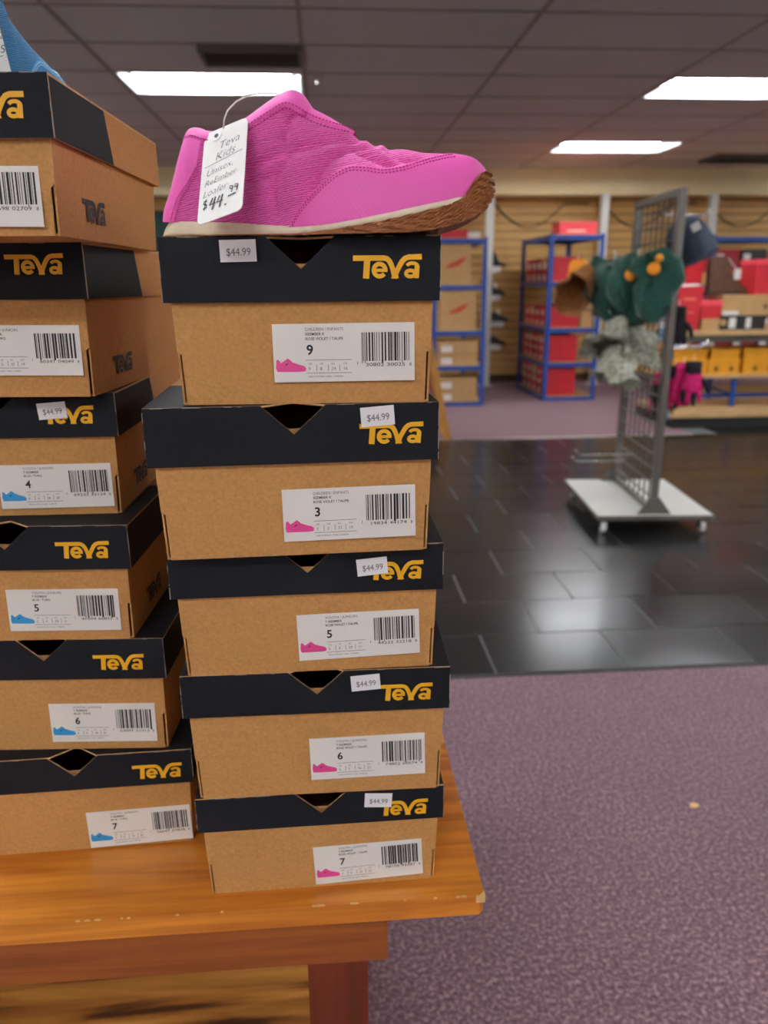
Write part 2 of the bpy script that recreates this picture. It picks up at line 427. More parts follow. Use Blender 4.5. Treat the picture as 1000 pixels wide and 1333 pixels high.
# posts in front of the slat wall
for px, lab in ((637, 'grey support post behind the blue shelf with cartons'), (785, 'white support post behind the blue shelf with red boxes'), (925, 'grey support post behind the hanging navy cap')):
    p = onY(px, 300, 9.72)
    t = thing('support_post', lab, 'post', (p[0], 9.72, 0))
    MB().box(-.045, .045, -.045, .045, .012, 2.272).build('shaft', 'post_white', t)
    MB().box(-.08, .08, -.06, .06, 0, .012).build('base_plate', 'post_white', t)
# swagged cords on the slat wall
for xs, xe, lab in ((2.12, 3.32, 'dark cord swagged on the slat wall above the blue shelf of red boxes'), (3.5, 4.7, 'dark cord swagged on the slat wall above the wire rack'), (4.85, 6.1, 'dark cord swagged on the slat wall beyond the last grey post')):
    pts = []
    for k in range(21):
        u = k/20; pts.append((xs+(xe-xs)*u, YB-.035, 2.2-.28*math.sin(math.pi*min(1, u*1.35))*(1 if u < .74 else 0) - (.0 if u < .74 else .0)))
    tag(MB().tube([(a, b, c) for a, b, c in pts], .009, 6).build('cord', 'cord', smooth=True), lab, 'cord', 'cords on the slat wall')
# dark green panel on the wall between the stacks
p = onY(198, 274, 10.0); q = onY(232, 310, 10.0)
t = thing('wall_display', 'dark green display board on the back wall behind the pink shoe heel', 'display board', (p[0]-.7, YB-.08, 0))
MB().box(0, q[0]-p[0]+1.5, 0, .05, .12, p[2]-.03).build('board', 'dark_green', t)
MB().box(-.02, q[0]-p[0]+1.52, -.02, .05, p[2]-.03, p[2]).build('top_rail', 'black_box', t)
MB().box(0, q[0]-p[0]+1.5, -.01, .05, 0, .12).build('plinth', 'black_box', t)

# ================================================================== BLUE SHELF UNITS AND STOCK
def shelf_unit(name_label, x0, x1, y0, y1, levels, top):
    t = thing('shelf_unit', name_label, 'shelf', (x0, y0, 0)); W, D = x1-x0, y1-y0
    for x in (0, W):
        for y in (0, D):
            sx = 1 if x == 0 else -1; sy = 1 if y == 0 else -1
            MB().box(min(x, x+sx*.045), max(x, x+sx*.045), min(y, y+sy*.003), max(y, y+sy*.003), 0, top) \
                .box(min(x, x+sx*.003), max(x, x+sx*.003), min(y+sy*.003, y+sy*.045), max(y+sy*.003, y+sy*.045), 0, top).build('post', 'shelf_blue', t)
    for z in levels:
        MB().box(.046, W-.046, .004, .03, z-.055, z-.008).build('beam', 'shelf_blue', t)
        MB().box(.046, W-.046, D-.03, D-.004, z-.055, z-.008).build('beam', 'shelf_blue', t)
        MB().box(.004, .03, .046, D-.046, z-.055, z-.008).build('beam', 'shelf_blue', t)
        MB().box(W-.03, W-.004, .046, D-.046, z-.055, z-.008).build('beam', 'shelf_blue', t)
        MB().box(.005, W-.005, .005, D-.005, z-.008, z).build('shelf_board', 'shelf_board', t)
    return t
_bx = {}
def stock_box(loc, size, matn, label, group=None, rz=0, lab_side=None, lidm=None, print_=None, cat='shoe box'):
    """small far box: body + overhanging lid, optional white end label / print line. origin at bottom centre"""
    W, D, H = size; k = (W, D, H, matn, lab_side, lidm, print_)
    if k not in _bx:
        lh = min(.045, H*.42)
        body = MB().box(-W/2+.004, W/2-.004, -D/2+.004, D/2-.004, 0, H-lh).mesh('box_body', matn)
        lid = MB().box(-W/2, W/2, -D/2, D/2, H-lh, H).mesh('lid', lidm or matn)
        lb = None; pr = None
        if lab_side == 'x': lb = MB().box(-W/2+.0025, -W/2+.004, -D*.32, D*.1, H*.1, H-lh-.006).mesh('size_label', 'white_plain')
        if lab_side == 'y': lb = MB().box(-W*.42, -W*.14, -D/2+.0025, -D/2+.004, H*.08, H-lh-.004).mesh('size_label', 'white_plain')
        if print_: pr = MB().box(-W*.3, W*.2, -D/2+.0025, -D/2+.004, H*.22, H*.34).mesh('print_line', print_)
        _bx[k] = (body, lid, lb, pr)
    body, lid, lb, pr = _bx[k]
    t = thing('shoe_box', label, cat, loc, (0, 0, rz), group)
    link('box_body', body, t); link('lid', lid, t)
    if lb: link('size_label', lb, t)
    if pr: link('print_line', pr, t)
    return t

# unit A: cartons
AX0, AX1, AY0, AY1 = 1.10, 1.66, 8.13, 9.33
LA = (.05, .43, .79, 1.25, 1.70)
shelf_unit('blue metal shelf unit holding two big cartons with red marks', AX0, AX1, AY0, AY1, LA, 1.71)
def carton(loc, size, label):
    W, D, H = size; t = thing('carton', label, 'carton', loc)
    MB().box(-W/2, W/2, -D/2, D/2, 0, H).build('carton_body', 'tan_box', t)
    for s in (-1, 1): MB().box(-W/2, W/2, min(0, s*D/2)+.002, max(0, s*D/2)-.002, H, H+.004).build('flap', 'tan_box', t)
    # red wing shaped mark
    MB().prism([(-.10, -.045), (-.06, .0), (-.02, .015), (.05, .05), (.11, .075), (.095, .03), (.06, .0), (.03, -.02), (-.03, -.035)], .001, 'y', -D/2-.001).build('wing_mark', 'red_print', t, (0, 0, H*.52))
    return t
carton((AX0+.235, AY0+.28, LA[3]), (.34, .5, .385), 'tan carton with a red mark, on the upper shelf of the blue unit')
carton((AX0+.27, AY0+.28, LA[2]), (.38, .5, .395), 'tan carton with a red mark, on the shelf below another carton')
stock_box((AX0+.46, AY0+.32, LA[3]), (.085, .5, .06), 'tan_box', 'thin tan box beside the carton on the upper blue shelf')
for lv, n, lab in ((1, 2, 'tan shoe box with a white label on the fourth blue shelf'), (0, 2, 'tan shoe box with a white end label on the lowest blue shelf')):
    for k in range(n):
        stock_box((AX0+.28, AY0+.2, LA[lv]+k*.125), (.42, .34, .123), 'tan_box', ('lower ', 'upper ')[k]+lab, 'tan shoe boxes under the cartons', lab_side='y')
    stock_box((AX0+.23, AY0+.6, LA[lv]), (.33, .36, .10), 'red_dark' if lv == 0 else 'black_box', ('dark red' if lv == 0 else 'black')+' shoe box behind the tan boxes on the blue unit')
    stock_box((AX0+.23, AY0+.6, LA[lv]+.1), (.33, .36, .10), 'black_box', 'black shoe box behind the tan boxes, on the %s shelf' % ('lowest' if lv == 0 else 'fourth'))
stock_box((AX0+.24, AY0+.35, LA[4]), (.30, .34, .09), 'red_box', 'red shoe box lying on top of the blue carton shelf')
stock_box((AX0+.44, AY0+.2, LA[4]), (.11, .26, .06), 'white_plain', 'small white box on top of the blue carton shelf')

# unit B: red boxes
BX0, BX1, BY0, BY1 = 2.375, 2.96, 8.38, 9.58
LB = (.05, .42, .79, 1.27, 1.745)
shelf_unit('blue metal shelf unit packed with red shoe boxes', BX0, BX1, BY0, BY1, LB, 1.75)
nm = ('lowest', 'second lowest', 'middle', 'upper')
for lv in range(4):
    h = (.10, .095, .11, .125)[lv]; n = (3, 3, 2, 2)[lv]
    for c in range(5):
        for k in range(n if c else n):
            m = 'red_box' if c == 0 or random.random() < .55 else random.choice(('tan_box', 'red_dark'))
            cn = {'red_box': 'red', 'tan_box': 'tan', 'red_dark': 'dark red'}[m]
            lev = ('bottom', 'second' if n == 3 else 'top', 'top')[k]; row = ('front', 'second', 'third', 'fourth', 'last')[c]
            stock_box((BX0+.05+.165, BY0+.05+.115+c*.222, LB[lv]+k*h), (.325, .215, h-.001), m,
                      '%s box, %s of the %s stack, %s shelf of red boxes' % (cn, lev, row, nm[lv]), 'shoe boxes on the red-box unit', lab_side='x')
    if lv in (2,):
        for k in range(2): stock_box((BX0+.455, BY0+.2, LB[lv]+k*.13), (.13, .3, .128), 'tan_box', ('lower', 'upper')[k]+' narrow tan box beside red boxes on the middle blue shelf', 'narrow tan boxes')
    if lv == 3: stock_box((BX0+.455, BY0+.8, LB[lv]), (.13, .3, .16), 'black_box', 'black box at the back of the upper blue shelf')
stock_box((BX0+.31, BY0+.2, LB[4]), (.40, .3, .125), 'pink_red', 'bright pinkish red shoe box alone on top of the blue unit', print_='white_plain')

# unit C behind the wooden fixture on the right
p = onY(928, 310, 8.4)
CX0 = p[0]
shelf_unit('blue metal shelf unit behind the wooden display shelves', CX0, CX0+1.3, 8.4, 9.0, (.05, .42, .79, 1.23, 1.72), 1.73)
for z, zi in ((.42, 'second lowest'), (.79, 'middle'), (1.23, 'upper')):
    for k in range(4):
        for q in range(3):
            m = ('tan_box', 'red_dark', 'red_dark', 'black_box')[(k+q) % 4]; cn = {'tan_box': 'tan', 'red_dark': 'dark red', 'black_box': 'black'}[m]
            stock_box((CX0+.2+k*.30, 8.62, z+q*.12), (.28, .38, .119), m, '%s box, %s of the %s stack, %s shelf behind the wooden display' % (cn, ('bottom', 'middle', 'top')[q], ('first', 'second', 'third', 'last')[k], zi), 'shoe boxes on the rear blue unit', lab_side='y')

# ------------------------------------------------------------------ shoes displayed on the slat wall
def low_shoe(t, mat, L=.27, high=False):
    """dark low shoe or boot, toe towards -y"""
    secs = []
    for k in range(17):
        u = k/16; y = L*(.5-u)
        wd = .043*min(1, (1-((u-.5)/.52)**4))**.5*(1.05 if u > .5 else .85)
        hh = (.10 if not high else .19) if u < .42 else (.10 if not high else .19)*(1-(u-.42)/.25)+.06*((u-.42)/.25) if u < .67 else .06-.03*(u-.67)/.33
        ring = []
        for j in range(9):
            a = math.pi*j/8; ring.append((wd*math.cos(a)*(1 if j not in (0, 8) else 1), y, .018+(hh-.018)*math.sin(a)**.7))
        secs.append(ring)
    MB().grid(secs).build('shoe_upper', mat, t, smooth=True)
    out = [(.047*min(1, 1-((u/10-.5)/.53)**4)**.5*(1.05 if u > 5 else .88), L*(.5-u/10)) for u in range(11)]
    poly = out+[(-a, b) for a, b in out[::-1]]
    MB().prism(poly, .02, 'z', 0).build('sole', 'rubber' if mat != 'shoe_black' else 'shoe_black', t)
for i, ((px, py), hi) in enumerate((((643, 347), True), ((643, 384), False), ((647, 418), False), ((643, 448), False))):
    p = onY(px, py, YB-.12)
    ord_ = ('top', 'second', 'third', 'lowest')[i]
    t = thing('display_ledge', 'small white ledge on the slat wall, %s of four' % ord_, 'ledge', (p[0], YB-.02, p[2]-.035), group='shoe ledges on the slat wall')
    MB().box(-.06, .06, -.22, 0, .03, .035).build('ledge_plate', 'white_plain', t)
    MB().box(-.06, .06, -.224, -.22, -.03, .035).build('price_front', 'white_plain', t)
    MB().box(-.06, .06, -.006, 0, -.04, .03).build('bracket', 'white_plain', t)
    s = thing('boot' if hi else 'display_shoe', 'black %s on the %s white wall ledge' % ('boot' if hi else 'shoe', ord_), 'boot' if hi else 'shoe', (p[0]+.01, YB-.16, p[2]), (0, 0, R(55)), 'black shoes on the wall ledges')
    low_shoe(s, 'shoe_black', .26, hi)
    if i in (1, 2):
        MB().box(-.02, .02, -.001, .001, 0, .075).build('hang_tag', 'white_plain', s, (-.0, -.0, .07 if True else 0), (0, 0, R(-55)))

# ------------------------------------------------------------------ wooden easel behind the stack
t = thing('wooden_easel', 'wooden A-frame stand at the edge of the far carpet, behind the boxes', 'stand', (.72, 6.45, 0))
for sx in (-1, 1):
    for y in (-.12, .12):
        MB().prism([(sx*.275-.03, 0), (sx*.275+.03, 0), (sx*.02+.03, 1.25), (sx*.02-.03, 1.25)], .035, 'y', y-.0175).build('leg', 'easel_wood', t)
    MB().prism([(sx*.255, .2), (sx*.255-sx*.03, .2), (sx*.06-sx*.03, 1.1), (sx*.06, 1.1)], .20, 'y', -.10).build('side_panel', 'easel_wood', t)
MB().box(-.06, .06, -.15, .15, 1.25, 1.28).build('top_cap', 'easel_wood', t)
MB().box(-.215, .215, -.10, .10, .30, .32).build('shelf', 'easel_wood', t)

# ================================================================== WOODEN DISPLAY SHELVES (right)
GXL = 3.03
t = thing('display_shelves', 'low wooden display shelves stocked with red and yellow shoe boxes', 'shelves', (GXL, 6.55, 0))
GWd = 2.2
MB().box(.03, GWd, .06, .85, 0, .10).build('plinth', 'black_box', t)
MB().box(0, GWd, 0, .86, .10, .14).build('base_deck', 'shelf_board', t)
ZM, ZT = .44, .84
MB().box(.06, GWd, .30, .86, ZM-.03, ZM).build('shelf', 'shelf_board', t)
MB().box(.06, GWd, .26, .90, ZT-.045, ZT).build('top_shelf', 'shelf_board', t)
MB().box(.08, GWd, .32, .34, ZT-.11, ZT-.045).build('valance', 'metal_grey', t)
for x in (.72, 1.5, 2.15):
    for y in (.36, .82):
        MB().box(x, x+.035, y, y+.035, .14, ZM-.03).build('upright', 'shelf_blue', t)
for x in (.10, 2.15):
    for y in (.36, .82):
        MB().box(x, x+.035, y, y+.035, ZM, ZT-.045).build('upright', 'metal_grey', t)
MB().tube([(.35, .80, .38), (1.0, .80, .17)], .014, 6).build('brace', 'shelf_blue', t)
gy = 6.55+.26
def gbox(px0, px1, z, h, D, mat, label, **k):
    Yf = k.pop('Y', gy+.03); a = onY(px0, 400, Yf)[0]; b = onY(px1, 400, Yf)[0]
    return stock_box(((a+b)/2, Yf+D/2, z), (round(b-a, 3), D, h), mat, label, **k)
gbox(884, 912, ZT, .125, .30, 'red_box', 'bottom red shoe box of the stack on the wooden display top', print_='gold_print')
gbox(884, 913, ZT+.125, .105, .30, 'red_box', 'middle red shoe box of the stack on the wooden display top', print_='gold_print')
gbox(883, 915, ZT+.23, .145, .30, 'red_box', 'top red shoe box of the stack, under loose white paper', print_='gold_print')
tag(MB().grid([[(x, y, .006+.006*math.sin(9*x+5*y)+.012*max(0, 1-abs(y)*6)) for y in np.linspace(-.14, .14, 9)] for x in np.linspace(-.12, .12, 9)]).build('paper_sheet', 'white_plain', loc=(onY(899, 400, gy)[0], gy+.18, ZT+.376), smooth=True), 'loose white paper sheet on the tall red box stack', 'paper')
gbox(890, 911, ZT, .60, .22, 'red_box', 'tall upright red boot box behind the red stack', Y=gy+.36)
gbox(916, 940, ZT, .10, .3, 'tan_box', 'low tan box between the red stack and the black box')
gbox(913, 941, ZT+.10, .16, .3, 'red_box', 'red shoe box on the low tan box', lidm='pink_red')
t2 = gbox(938, 1000, ZT, .125, .34, 'black_box', 'black shoe box with white labels under a tan box')
a = onY(938, 400, gy+.03)[0]; b = onY(1000, 400, gy+.03)[0]; Wb = b-a
for x0, x1 in ((.22, .36), (.57, .68)):
    MB().box(-Wb/2+Wb*x0, -Wb/2+Wb*x1, -.1705, -.169, .015, .105).build('size_label', 'white_plain', t2)
MB().lathe([(.028, 0), (.028, .002)], 16, axis='y').build('round_logo', 'tan_box', t2, (-Wb/2+Wb*.1, -.172, .065))
t3 = gbox(940, 1006, ZT+.125, .18, .34, 'tan_box', 'wide tan box lying on the black shoe box')
MB().box(-Wb*.5, -Wb*.18, -.1705, -.166, .005, .04).build('white_label', 'white_plain', t3)
MB().prism([(0, .03), (.012, .005), (.035, 0), (.012, -.007), (0, -.035), (-.012, -.007), (-.035, 0), (-.012, .005)], .001, 'y', -.172).build('star_mark', 'boot_brown', t3, (Wb*.38, 0, .075))
gbox(980, 1016, ZT+.305, .17, .3, 'red_box', 'lower red shoe box on the wide tan box', Y=gy+.04)
gbox(980, 1016, ZT+.475, .13, .3, 'red_box', 'upper red shoe box with pink lid on the wide tan box', lidm='pink_red', Y=gy+.04)
# boot with white tag
p = onY(944, 376, gy+.14)
t = thing('boot', 'brown leather boot with a white hang tag on the tan box', 'boot', (p[0], gy+.16, ZT+.305), (0, 0, R(90)))
secs = []
prof = [(.16, .06, .0, .33), (.10, .09, 0, .33), (.02, .10, 0, .33), (-.02, .095, 0, .31), (-.05, .085, 0, .20), (-.10, .085, 0, .12), (-.16, .08, 0, .085), (-.20, .05, 0, .06), (-.215, .01, 0, .04)]
for y, wd, z0, z1 in prof:
    secs.append([(wd*.55*math.cos(math.pi*j/12), y, .022+(z1-.022)*max(0, math.sin(math.pi*j/12))**.45) for j in range(13)])
MB().grid(secs).build('boot_upper', 'boot_brown', t, smooth=True)
MB().prism([(.03, .165), (.05, .1), (.052, 0), (.05, -.1), (.045, -.17), (.02, -.22), (-.02, -.22), (-.045, -.17), (-.05, -.1), (-.052, 0), (-.05, .1), (-.03, .165)], .022, 'z', 0).build('boot_sole', 'rubber', t)
MB().box(-.056, -.054, -.09, -.03, .13, .22).build('hang_tag', 'white_plain', t, (-.005, -.02, .0))
MB().tube([(-.06, -.06, .22), (-.05, -.03, .26), (-.03, .0, .31)], .003, 5).build('tag_string', 'string', t)
# yellow boxes on the shelf below
for k, (p0, p1, lab) in enumerate(((884, 930, 'yellow shoe box beside the rack on the wooden middle shelf'), (931, 973, 'yellow shoe box in the centre of the wooden middle shelf'), (977, 1030, 'yellow shoe box at the far end of the wooden middle shelf'))):
    b_ = gbox(p0, p1, ZM, .13, .34, 'yellow_box', 'lower '+lab, Y=gy+.08, print_=None)
    c_ = gbox(p0+(k == 1)*2, p1-2, ZM+.13, .10, .34, 'yellow_box', 'upper '+lab, Y=gy+.09)
    for s in (-.3, .28):
        MB().prism([(0, .03), (.01, .005), (.03, 0), (.01, -.007), (0, -.035), (-.01, -.007), (-.03, 0), (-.01, .005)], .001, 'y', -.171).build('tree_mark', 'ink', b_, (s*.25, 0, .05))

# ================================================================== WIRE GRID RACK
RN = np.array([1.683, 3.75]); RF = np.array([1.738, 4.42]); ZR = 1.685
rc = (RN+RF)/2; ang = math.atan2(*(RF-RN)[::-1])-math.pi/2
t = thing('wire_rack', 'grey rolling wire grid rack hung with hats and gloves', 'rack', (rc[0], rc[1], 0), (0, 0, ang))
half = np.linalg.norm(RF-RN)/2
MB().box(-.30, .30, -half-.05, half+.05, .085, .1, 0).build('base_plate', 'plate_white', t)
MB().box(-.305, .305, -half-.055, -half-.05, .078, .102).box(-.305, .305, half+.05, half+.055, .078, .102).box(-.305, -.30, -half-.05, half+.05, .078, .102).box(.30, .305, -half-.05, half+.05, .078, .102).build('plate_rim', 'metal_grey', t)
for s in (-1, 1):
    MB().box(-.017, .017, s*half-.017, s*half+.017, .1, ZR).build('upright', 'metal_grey', t, bevel=.003)
    MB().prism([(-.09, .1), (.09, .1), (.022, .19), (-.022, .19)], .006, 'y', s*(half+.02)-.003).build('foot_bracket', 'metal_grey', t)
MB().box(-.017, .017, -half+.017, half-.017, ZR-.034, ZR).build('top_bar', 'metal_grey', t)
MB().box(-.012, .012, -half+.017, half-.017, .1, .13).build('bottom_bar', 'metal_grey', t)
nv, nh = 7, 20
wv_me = MB().tube([(0, 0, .13), (0, 0, ZR-.03)], .0048, 6).mesh('wire', 'wire_grey')
wh_me = MB().tube([(-.006, -half+.015, 0), (-.006, half-.015, 0)], .0048, 6).mesh('wire', 'wire_grey')
for k in range(nv): link('wire', wv_me, t, (0, -half+2*half*(k+1)/(nv+1), 0))
for k in range(nh): link('wire', wh_me, t, (0, 0, .18+(ZR-.26)*k/(nh-1)))
for sx in (-1, 1):
    for sy in (-1, 1):
        c = link('caster', MB().lathe([(.02, -.012), (.032, -.010), (.032, .010), (.02, .012)], 18, axis='x').mesh('caster', 'post_white'), t, (sx*.26, sy*(half+.01), .032))
        MB().box(-.018, -.0145, -.02, .02, -.005, .045).box(.0145, .018, -.02, .02, -.005, .045).box(-.018, .018, -.02, .02, .04, .046).build('caster_fork', 'chrome', c)
rack = t
def rk(x, y, z):      # rack local -> world
    c, s = math.cos(ang), math.sin(ang); return (rc[0]+c*x-s*y, rc[1]+s*x+c*y, z)
def hook(x, y, z, L):  # straight peg with a turned-up tip, hung on the grid
    return MB().tube([(-.01*np.sign(L), y, z+.02), (.0, y, z), (L, y, z), (L+.02*np.sign(L), y, z+.03)], .004, 6).build('hook', 'chrome', rack, smooth=True)
for y, z, L in ((-.25, 1.38, -.26), (-.02, 1.37, -.30), (.16, 1.36, -.34), (-.2, 1.10, -.25), (.1, 1.12, -.32), (-.12, 1.58, .2), (-.1, .93, .25), (.1, .32, -.30), (.24, .25, -.28), (-.22, .95, .22)): hook(0, y, z, L)

def vnoise(p, sc, seed):
    from mathutils import noise
    return noise.noise(Vector(p)*sc+Vector((seed*7.3, seed*3.1, seed)))
def crumple(prof, n, seed, amp, sc, squash=(1, 1, 1), bend=0):
    """lathe profile made uneven like soft cloth"""
    rows = []
    for r, z in prof:
        row = []
        for j in range(n+1):
            a = 2*math.pi*(j % n)/n; p = np.array([r*math.cos(a)*squash[0], r*math.sin(a)*squash[1], z*squash[2]])
            d = np.array([vnoise(p+np.array([k*9, 0, 0]), sc, seed+k) for k in range(3)])*amp
            row.append(p+d+np.array([bend*z*z, 0, 0]))
        rows.append(row)
    return rows
def soft_hat(label, loc, rot, mat, lining, seed, size=1, brim=.05, group=None, emblem=None, crown=.13, amp=.035):
    """bucket style cloth hat: crown, flared brim, lining; origin at hanging point"""
    t = thing('bucket_hat', label, 'hat', loc, rot, group); s = size
    prof = [(.002, 0), (.05, -.004), (.08, -.015), (.092, -.04), (.098, -.07), (.104, -crown)]
    for k in range(4): prof.append((.106+brim*(k+1)/4*.8, -crown-.02*(k+1)*.8))
    sq = (.72, 1.05, 1)
    MB().grid([[q*s for q in r] for r in crumple(prof, 36, seed, amp, 11, sq)]).build('hat_cloth', mat, t, smooth=True, weld=1e-5)
    inn = [(max(.001, r-.006), z-.004) for r, z in prof]
    MB().grid([[q*s for q in r] for r in crumple(inn, 36, seed, amp, 11, sq)]).build('lining', lining, t, smooth=True, weld=1e-5)
    MB().tube([(0, 0, 0), (0, 0, .02), (.005, 0, .035)], .003, 5).build('hang_loop', 'white_plain', t)
    if emblem:
        for (ex, ey, ez, mname, er) in emblem:
            MB().lathe([(er, -.003), (er*.9, .004), (er*.5, .008)], 16, axis='y').build('emblem', mname, t, (ex, ey, ez), (0, 0, 0), smooth=True)
    return t
def cloth_bag(label, loc, rot, mat, seed, size, group=None, emblem=None, name='fleece_hat', lining='black_cloth'):
    """soft fleece hat with hanging ear flaps seen limp on the peg"""
    t = thing(name, label, 'hat', loc, rot, group); W, D, H = size
    prof = [(.05, 0), (.45, -.02*1), (.5, -.15), (.5, -.35), (.46, -.55), (.38, -.75), (.26, -.92), (.12, -1.0)]
    rows = []
    for r, z in prof:
        row = []
        for j in range(29):
            a = 2*math.pi*(j % 28)/28
            f = 1+.16*math.sin(3*a+seed)+.10*math.sin(5*a+2*seed)
            p = np.array([r*W*math.cos(a)*f, r*D*math.sin(a)*f, z*H])
            d = np.array([vnoise(p+np.array([k*9., 0, 0]), 17, seed+k) for k in range(3)])*.055
            row.append(p+d)
        rows.append(row)
    MB().grid(rows).build('hat_cloth', mat, t, smooth=True, weld=1e-5)
    MB().tube([(0, 0, -.01), (0, 0, .02), (.004, 0, .035)], .0035, 5).build('hang_loop', 'white_plain', t)
    for (ex, ey, ez, er, mname) in (emblem or []):
        MB().lathe([(er, .006), (er*.95, -.004), (er*.6, -.009), (er*.1, -.011)], 18, axis='y').build('emblem', mname, t, (ex, ey, ez), smooth=True)
    return t
# fleece hats on the pegs to the left of the grid
def W_(px, py, Y): return onY(px, py, Y)
p = W_(800, 340, 3.98); cloth_bag('dark green fleece hat without emblem, next to the brown hat on the rack', p, (0, 0, .3), 'fleece_green', 1.3, (.24, .18, .31), 'green fleece hats on the rack')
p = W_(831, 334, 3.85); cloth_bag('dark green fleece hat with a round orange emblem, in the middle of the rack', p, (0, 0, -.2), 'fleece_green', 2.7, (.25, .17, .31), 'green fleece hats on the rack', [(-.045, -.10, -.085, .03, 'orange'), (.01, -.105, -.085, .013, 'tan_lining')])
p = W_(864, 333, 3.72); cloth_bag('dark green fleece hat with orange emblem, against the grey upright', p-np.array([.02, 0, 0]), (0, 0, -.4), 'fleece_green', 4.1, (.21, .15, .29), 'green fleece hats on the rack', [(-.02, -.095, -.06, .03, 'orange'), (.0, -.08, -.012, .018, 'orange')])
# camo hats on the lower pegs
for px, py, Y, rot, sd, sz, lab in ((803, 424, 3.86, (-25, 42, 10), 3, .92, 'grey camouflage bucket hat with its brim turned outward, under the green hats'), (815, 456, 3.74, (12, 24, 50), 5, .80, 'grey camouflage bucket hat hanging lowest on the rack'), (838, 432, 3.80, (5, -18, 70), 8, .74, 'grey camouflage bucket hat close to the grid'), (822, 420, 4.02, (5, 10, 20), 11, .7, 'grey camouflage bucket hat tucked behind the others')):
    p = W_(px, py, Y); soft_hat(lab, p, tuple(R(a) for a in rot), 'camo', 'camo', sd, sz, .055, 'camouflage hats on the rack', None, .14, .06)
p = W_(764, 362, 4.08); 
t = soft_hat('brown canvas hat with its mouth open, outermost on the rack', p+np.array([0, 0, .0]), (R(-58), R(20), R(-30)), 'brown_canvas', 'brown_canvas', 6, .95, .035)
p = W_(752, 352, 4.3); soft_hat('small orange and brown cap hanging behind the brown canvas hat', p+np.array([0, 0, .05]), (R(-30), R(30), R(30)), 'orange', 'brown_canvas', 9, .5, .02)
# navy cap on the right of the grid
p = W_(884, 285, 3.95)
t = thing('baseball_cap', 'navy cap with grey tag hanging behind the rack upright', 'cap', p, (R(8), R(-30), R(-20))); t.scale = (1.25, 1.25, 1.35)
MB().grid(crumple([(.005, 0), (.045, -.008), (.075, -.03), (.092, -.07), (.096, -.12), (.094, -.15)], 28, 2.2, .012, 9, (.95, 1.1, 1))).build('crown', 'navy', t, smooth=True, weld=1e-5)
MB().prism([(.08*math.cos(a), -.085-.085*math.sin(a)) for a in np.linspace(0, math.pi, 14)], .005, 'z', -.15).build('visor', 'navy', t)
MB().lathe([(.008, 0), (.006, .006), (.002, .008)], 10).build('button', 'navy', t, (0, 0, .004))
MB().box(-.016, .016, -.002, .0, -.015, .012).build('hang_tag', 'plate_white', t, (.03, -.115, -.04))
# magenta gloves, right and low
def glove(label, loc, rot, m1, m2, sd, s=1.0, group='magenta gloves on the rack'):
    t = thing('glove', label, 'glove', loc, rot, group)
    MB().grid([[np.array(q)*s for q in r] for r in crumple([(.002, 0), (.034, -.002), (.036, -.04), (.034, -.06)], 18, sd, .006, 20, (1.1, .45, 1))]).build('cuff', m2, t, smooth=True, weld=1e-5)
    MB().grid([[np.array(q)*s for q in r] for r in crumple([(.034, -.055), (.042, -.08), (.046, -.12), (.044, -.145), (.02, -.155)], 18, sd+1, .006, 20, (1.1, .42, 1))]).build('palm', m1, t, smooth=True, weld=1e-5)
    for k in range(4):
        x = (-.036+.024*k)*s; L = (.06, .075, .072, .055)[k]*s
        MB().tube([(x, 0, -.14*s), (x*1.08, -.006, -.14*s-L*.5), (x*1.12, -.012, -.14*s-L)], [.0125*s, .012*s, .008*s], 8).build('finger', m1 if k % 2 else m2, t, smooth=True)
    MB().tube([(.042*s, 0, -.085*s), (.066*s, -.006, -.115*s), (.074*s, -.012, -.15*s)], [.014*s, .013*s, .008*s], 8).build('thumb', m2, t, smooth=True)
    MB().tube([(0, 0, -.004), (0, 0, .03)], .003, 5).build('hang_loop', 'white_plain', t)
for k, (px, py, Y, lab, m1, m2) in enumerate(((904, 470, 3.9, 'magenta glove with black cuff, farthest out on its peg', 'magenta', 'black_cloth'), (891, 472, 3.95, 'magenta and black glove beside the outermost glove', 'magenta', 'magenta'), (880, 476, 4.0, 'magenta glove with black cuff beside the grey upright', 'magenta', 'black_cloth'), (861, 485, 4.1, 'dark glove seen through the wire grid beside magenta gloves', 'black_cloth', 'magenta'), (868, 410, 4.2, 'black glove with magenta trim high behind the upright', 'black_cloth', 'magenta'), (884, 398, 4.1, 'plain black glove hanging next to the red box stack', 'black_cloth', 'black_cloth'))):
    p = W_(px, py, Y); glove(lab, p, (0, 0, .3*math.sin(k*2.1)-.2), m1, m2, 3+k, 1.08)
p = W_(866, 512, 4.0); glove('pale blue glove hanging below the magenta gloves', p, (0, 0, .4), 'pale_blue', 'black_cloth', 14, .75)
for px, py, Y, mat, lab in ((862, 420, 4.05, 'white_plain', 'white price card hanging on the grid beside the upright'), (862, 436, 4.02, 'pale_blue', 'pale blue price card hanging below the white card'), (860, 453, 4.0, 'orange', 'small orange card hanging on the grid')):
    p = W_(px, py, Y); tt = thing('price_card', lab, 'card', p, (0, 0, .1), 'cards on the wire rack')
    MB().box(-.028, .028, -.001, .001, -.03, .03).build('card', mat, tt); MB().tube([(0, 0, .03), (0, 0, .05)], .002, 5).build('card_loop', 'white_plain', tt)

# ================================================================== TABLE
TZ = .796; TXR, TYF = .1145, .499
t = thing('wooden_table', 'varnished orange pine display table under the shoe boxes', 'table', (TXR, TYF, 0))
TL_, TD = 1.6, .92
TXT = .0195
xe = [-.0012*math.sin(i*2.3)-.0006*math.sin(i*5.1) for i in range(60)]
poly = [(0-.004, 0.0), (0, .004)] + [(.0, TD)] + [(-TL_, TD), (-TL_, 0)]
MB().prism(poly, TXT, 'z', TZ-TXT).build('table_top', 'table_wood', t)
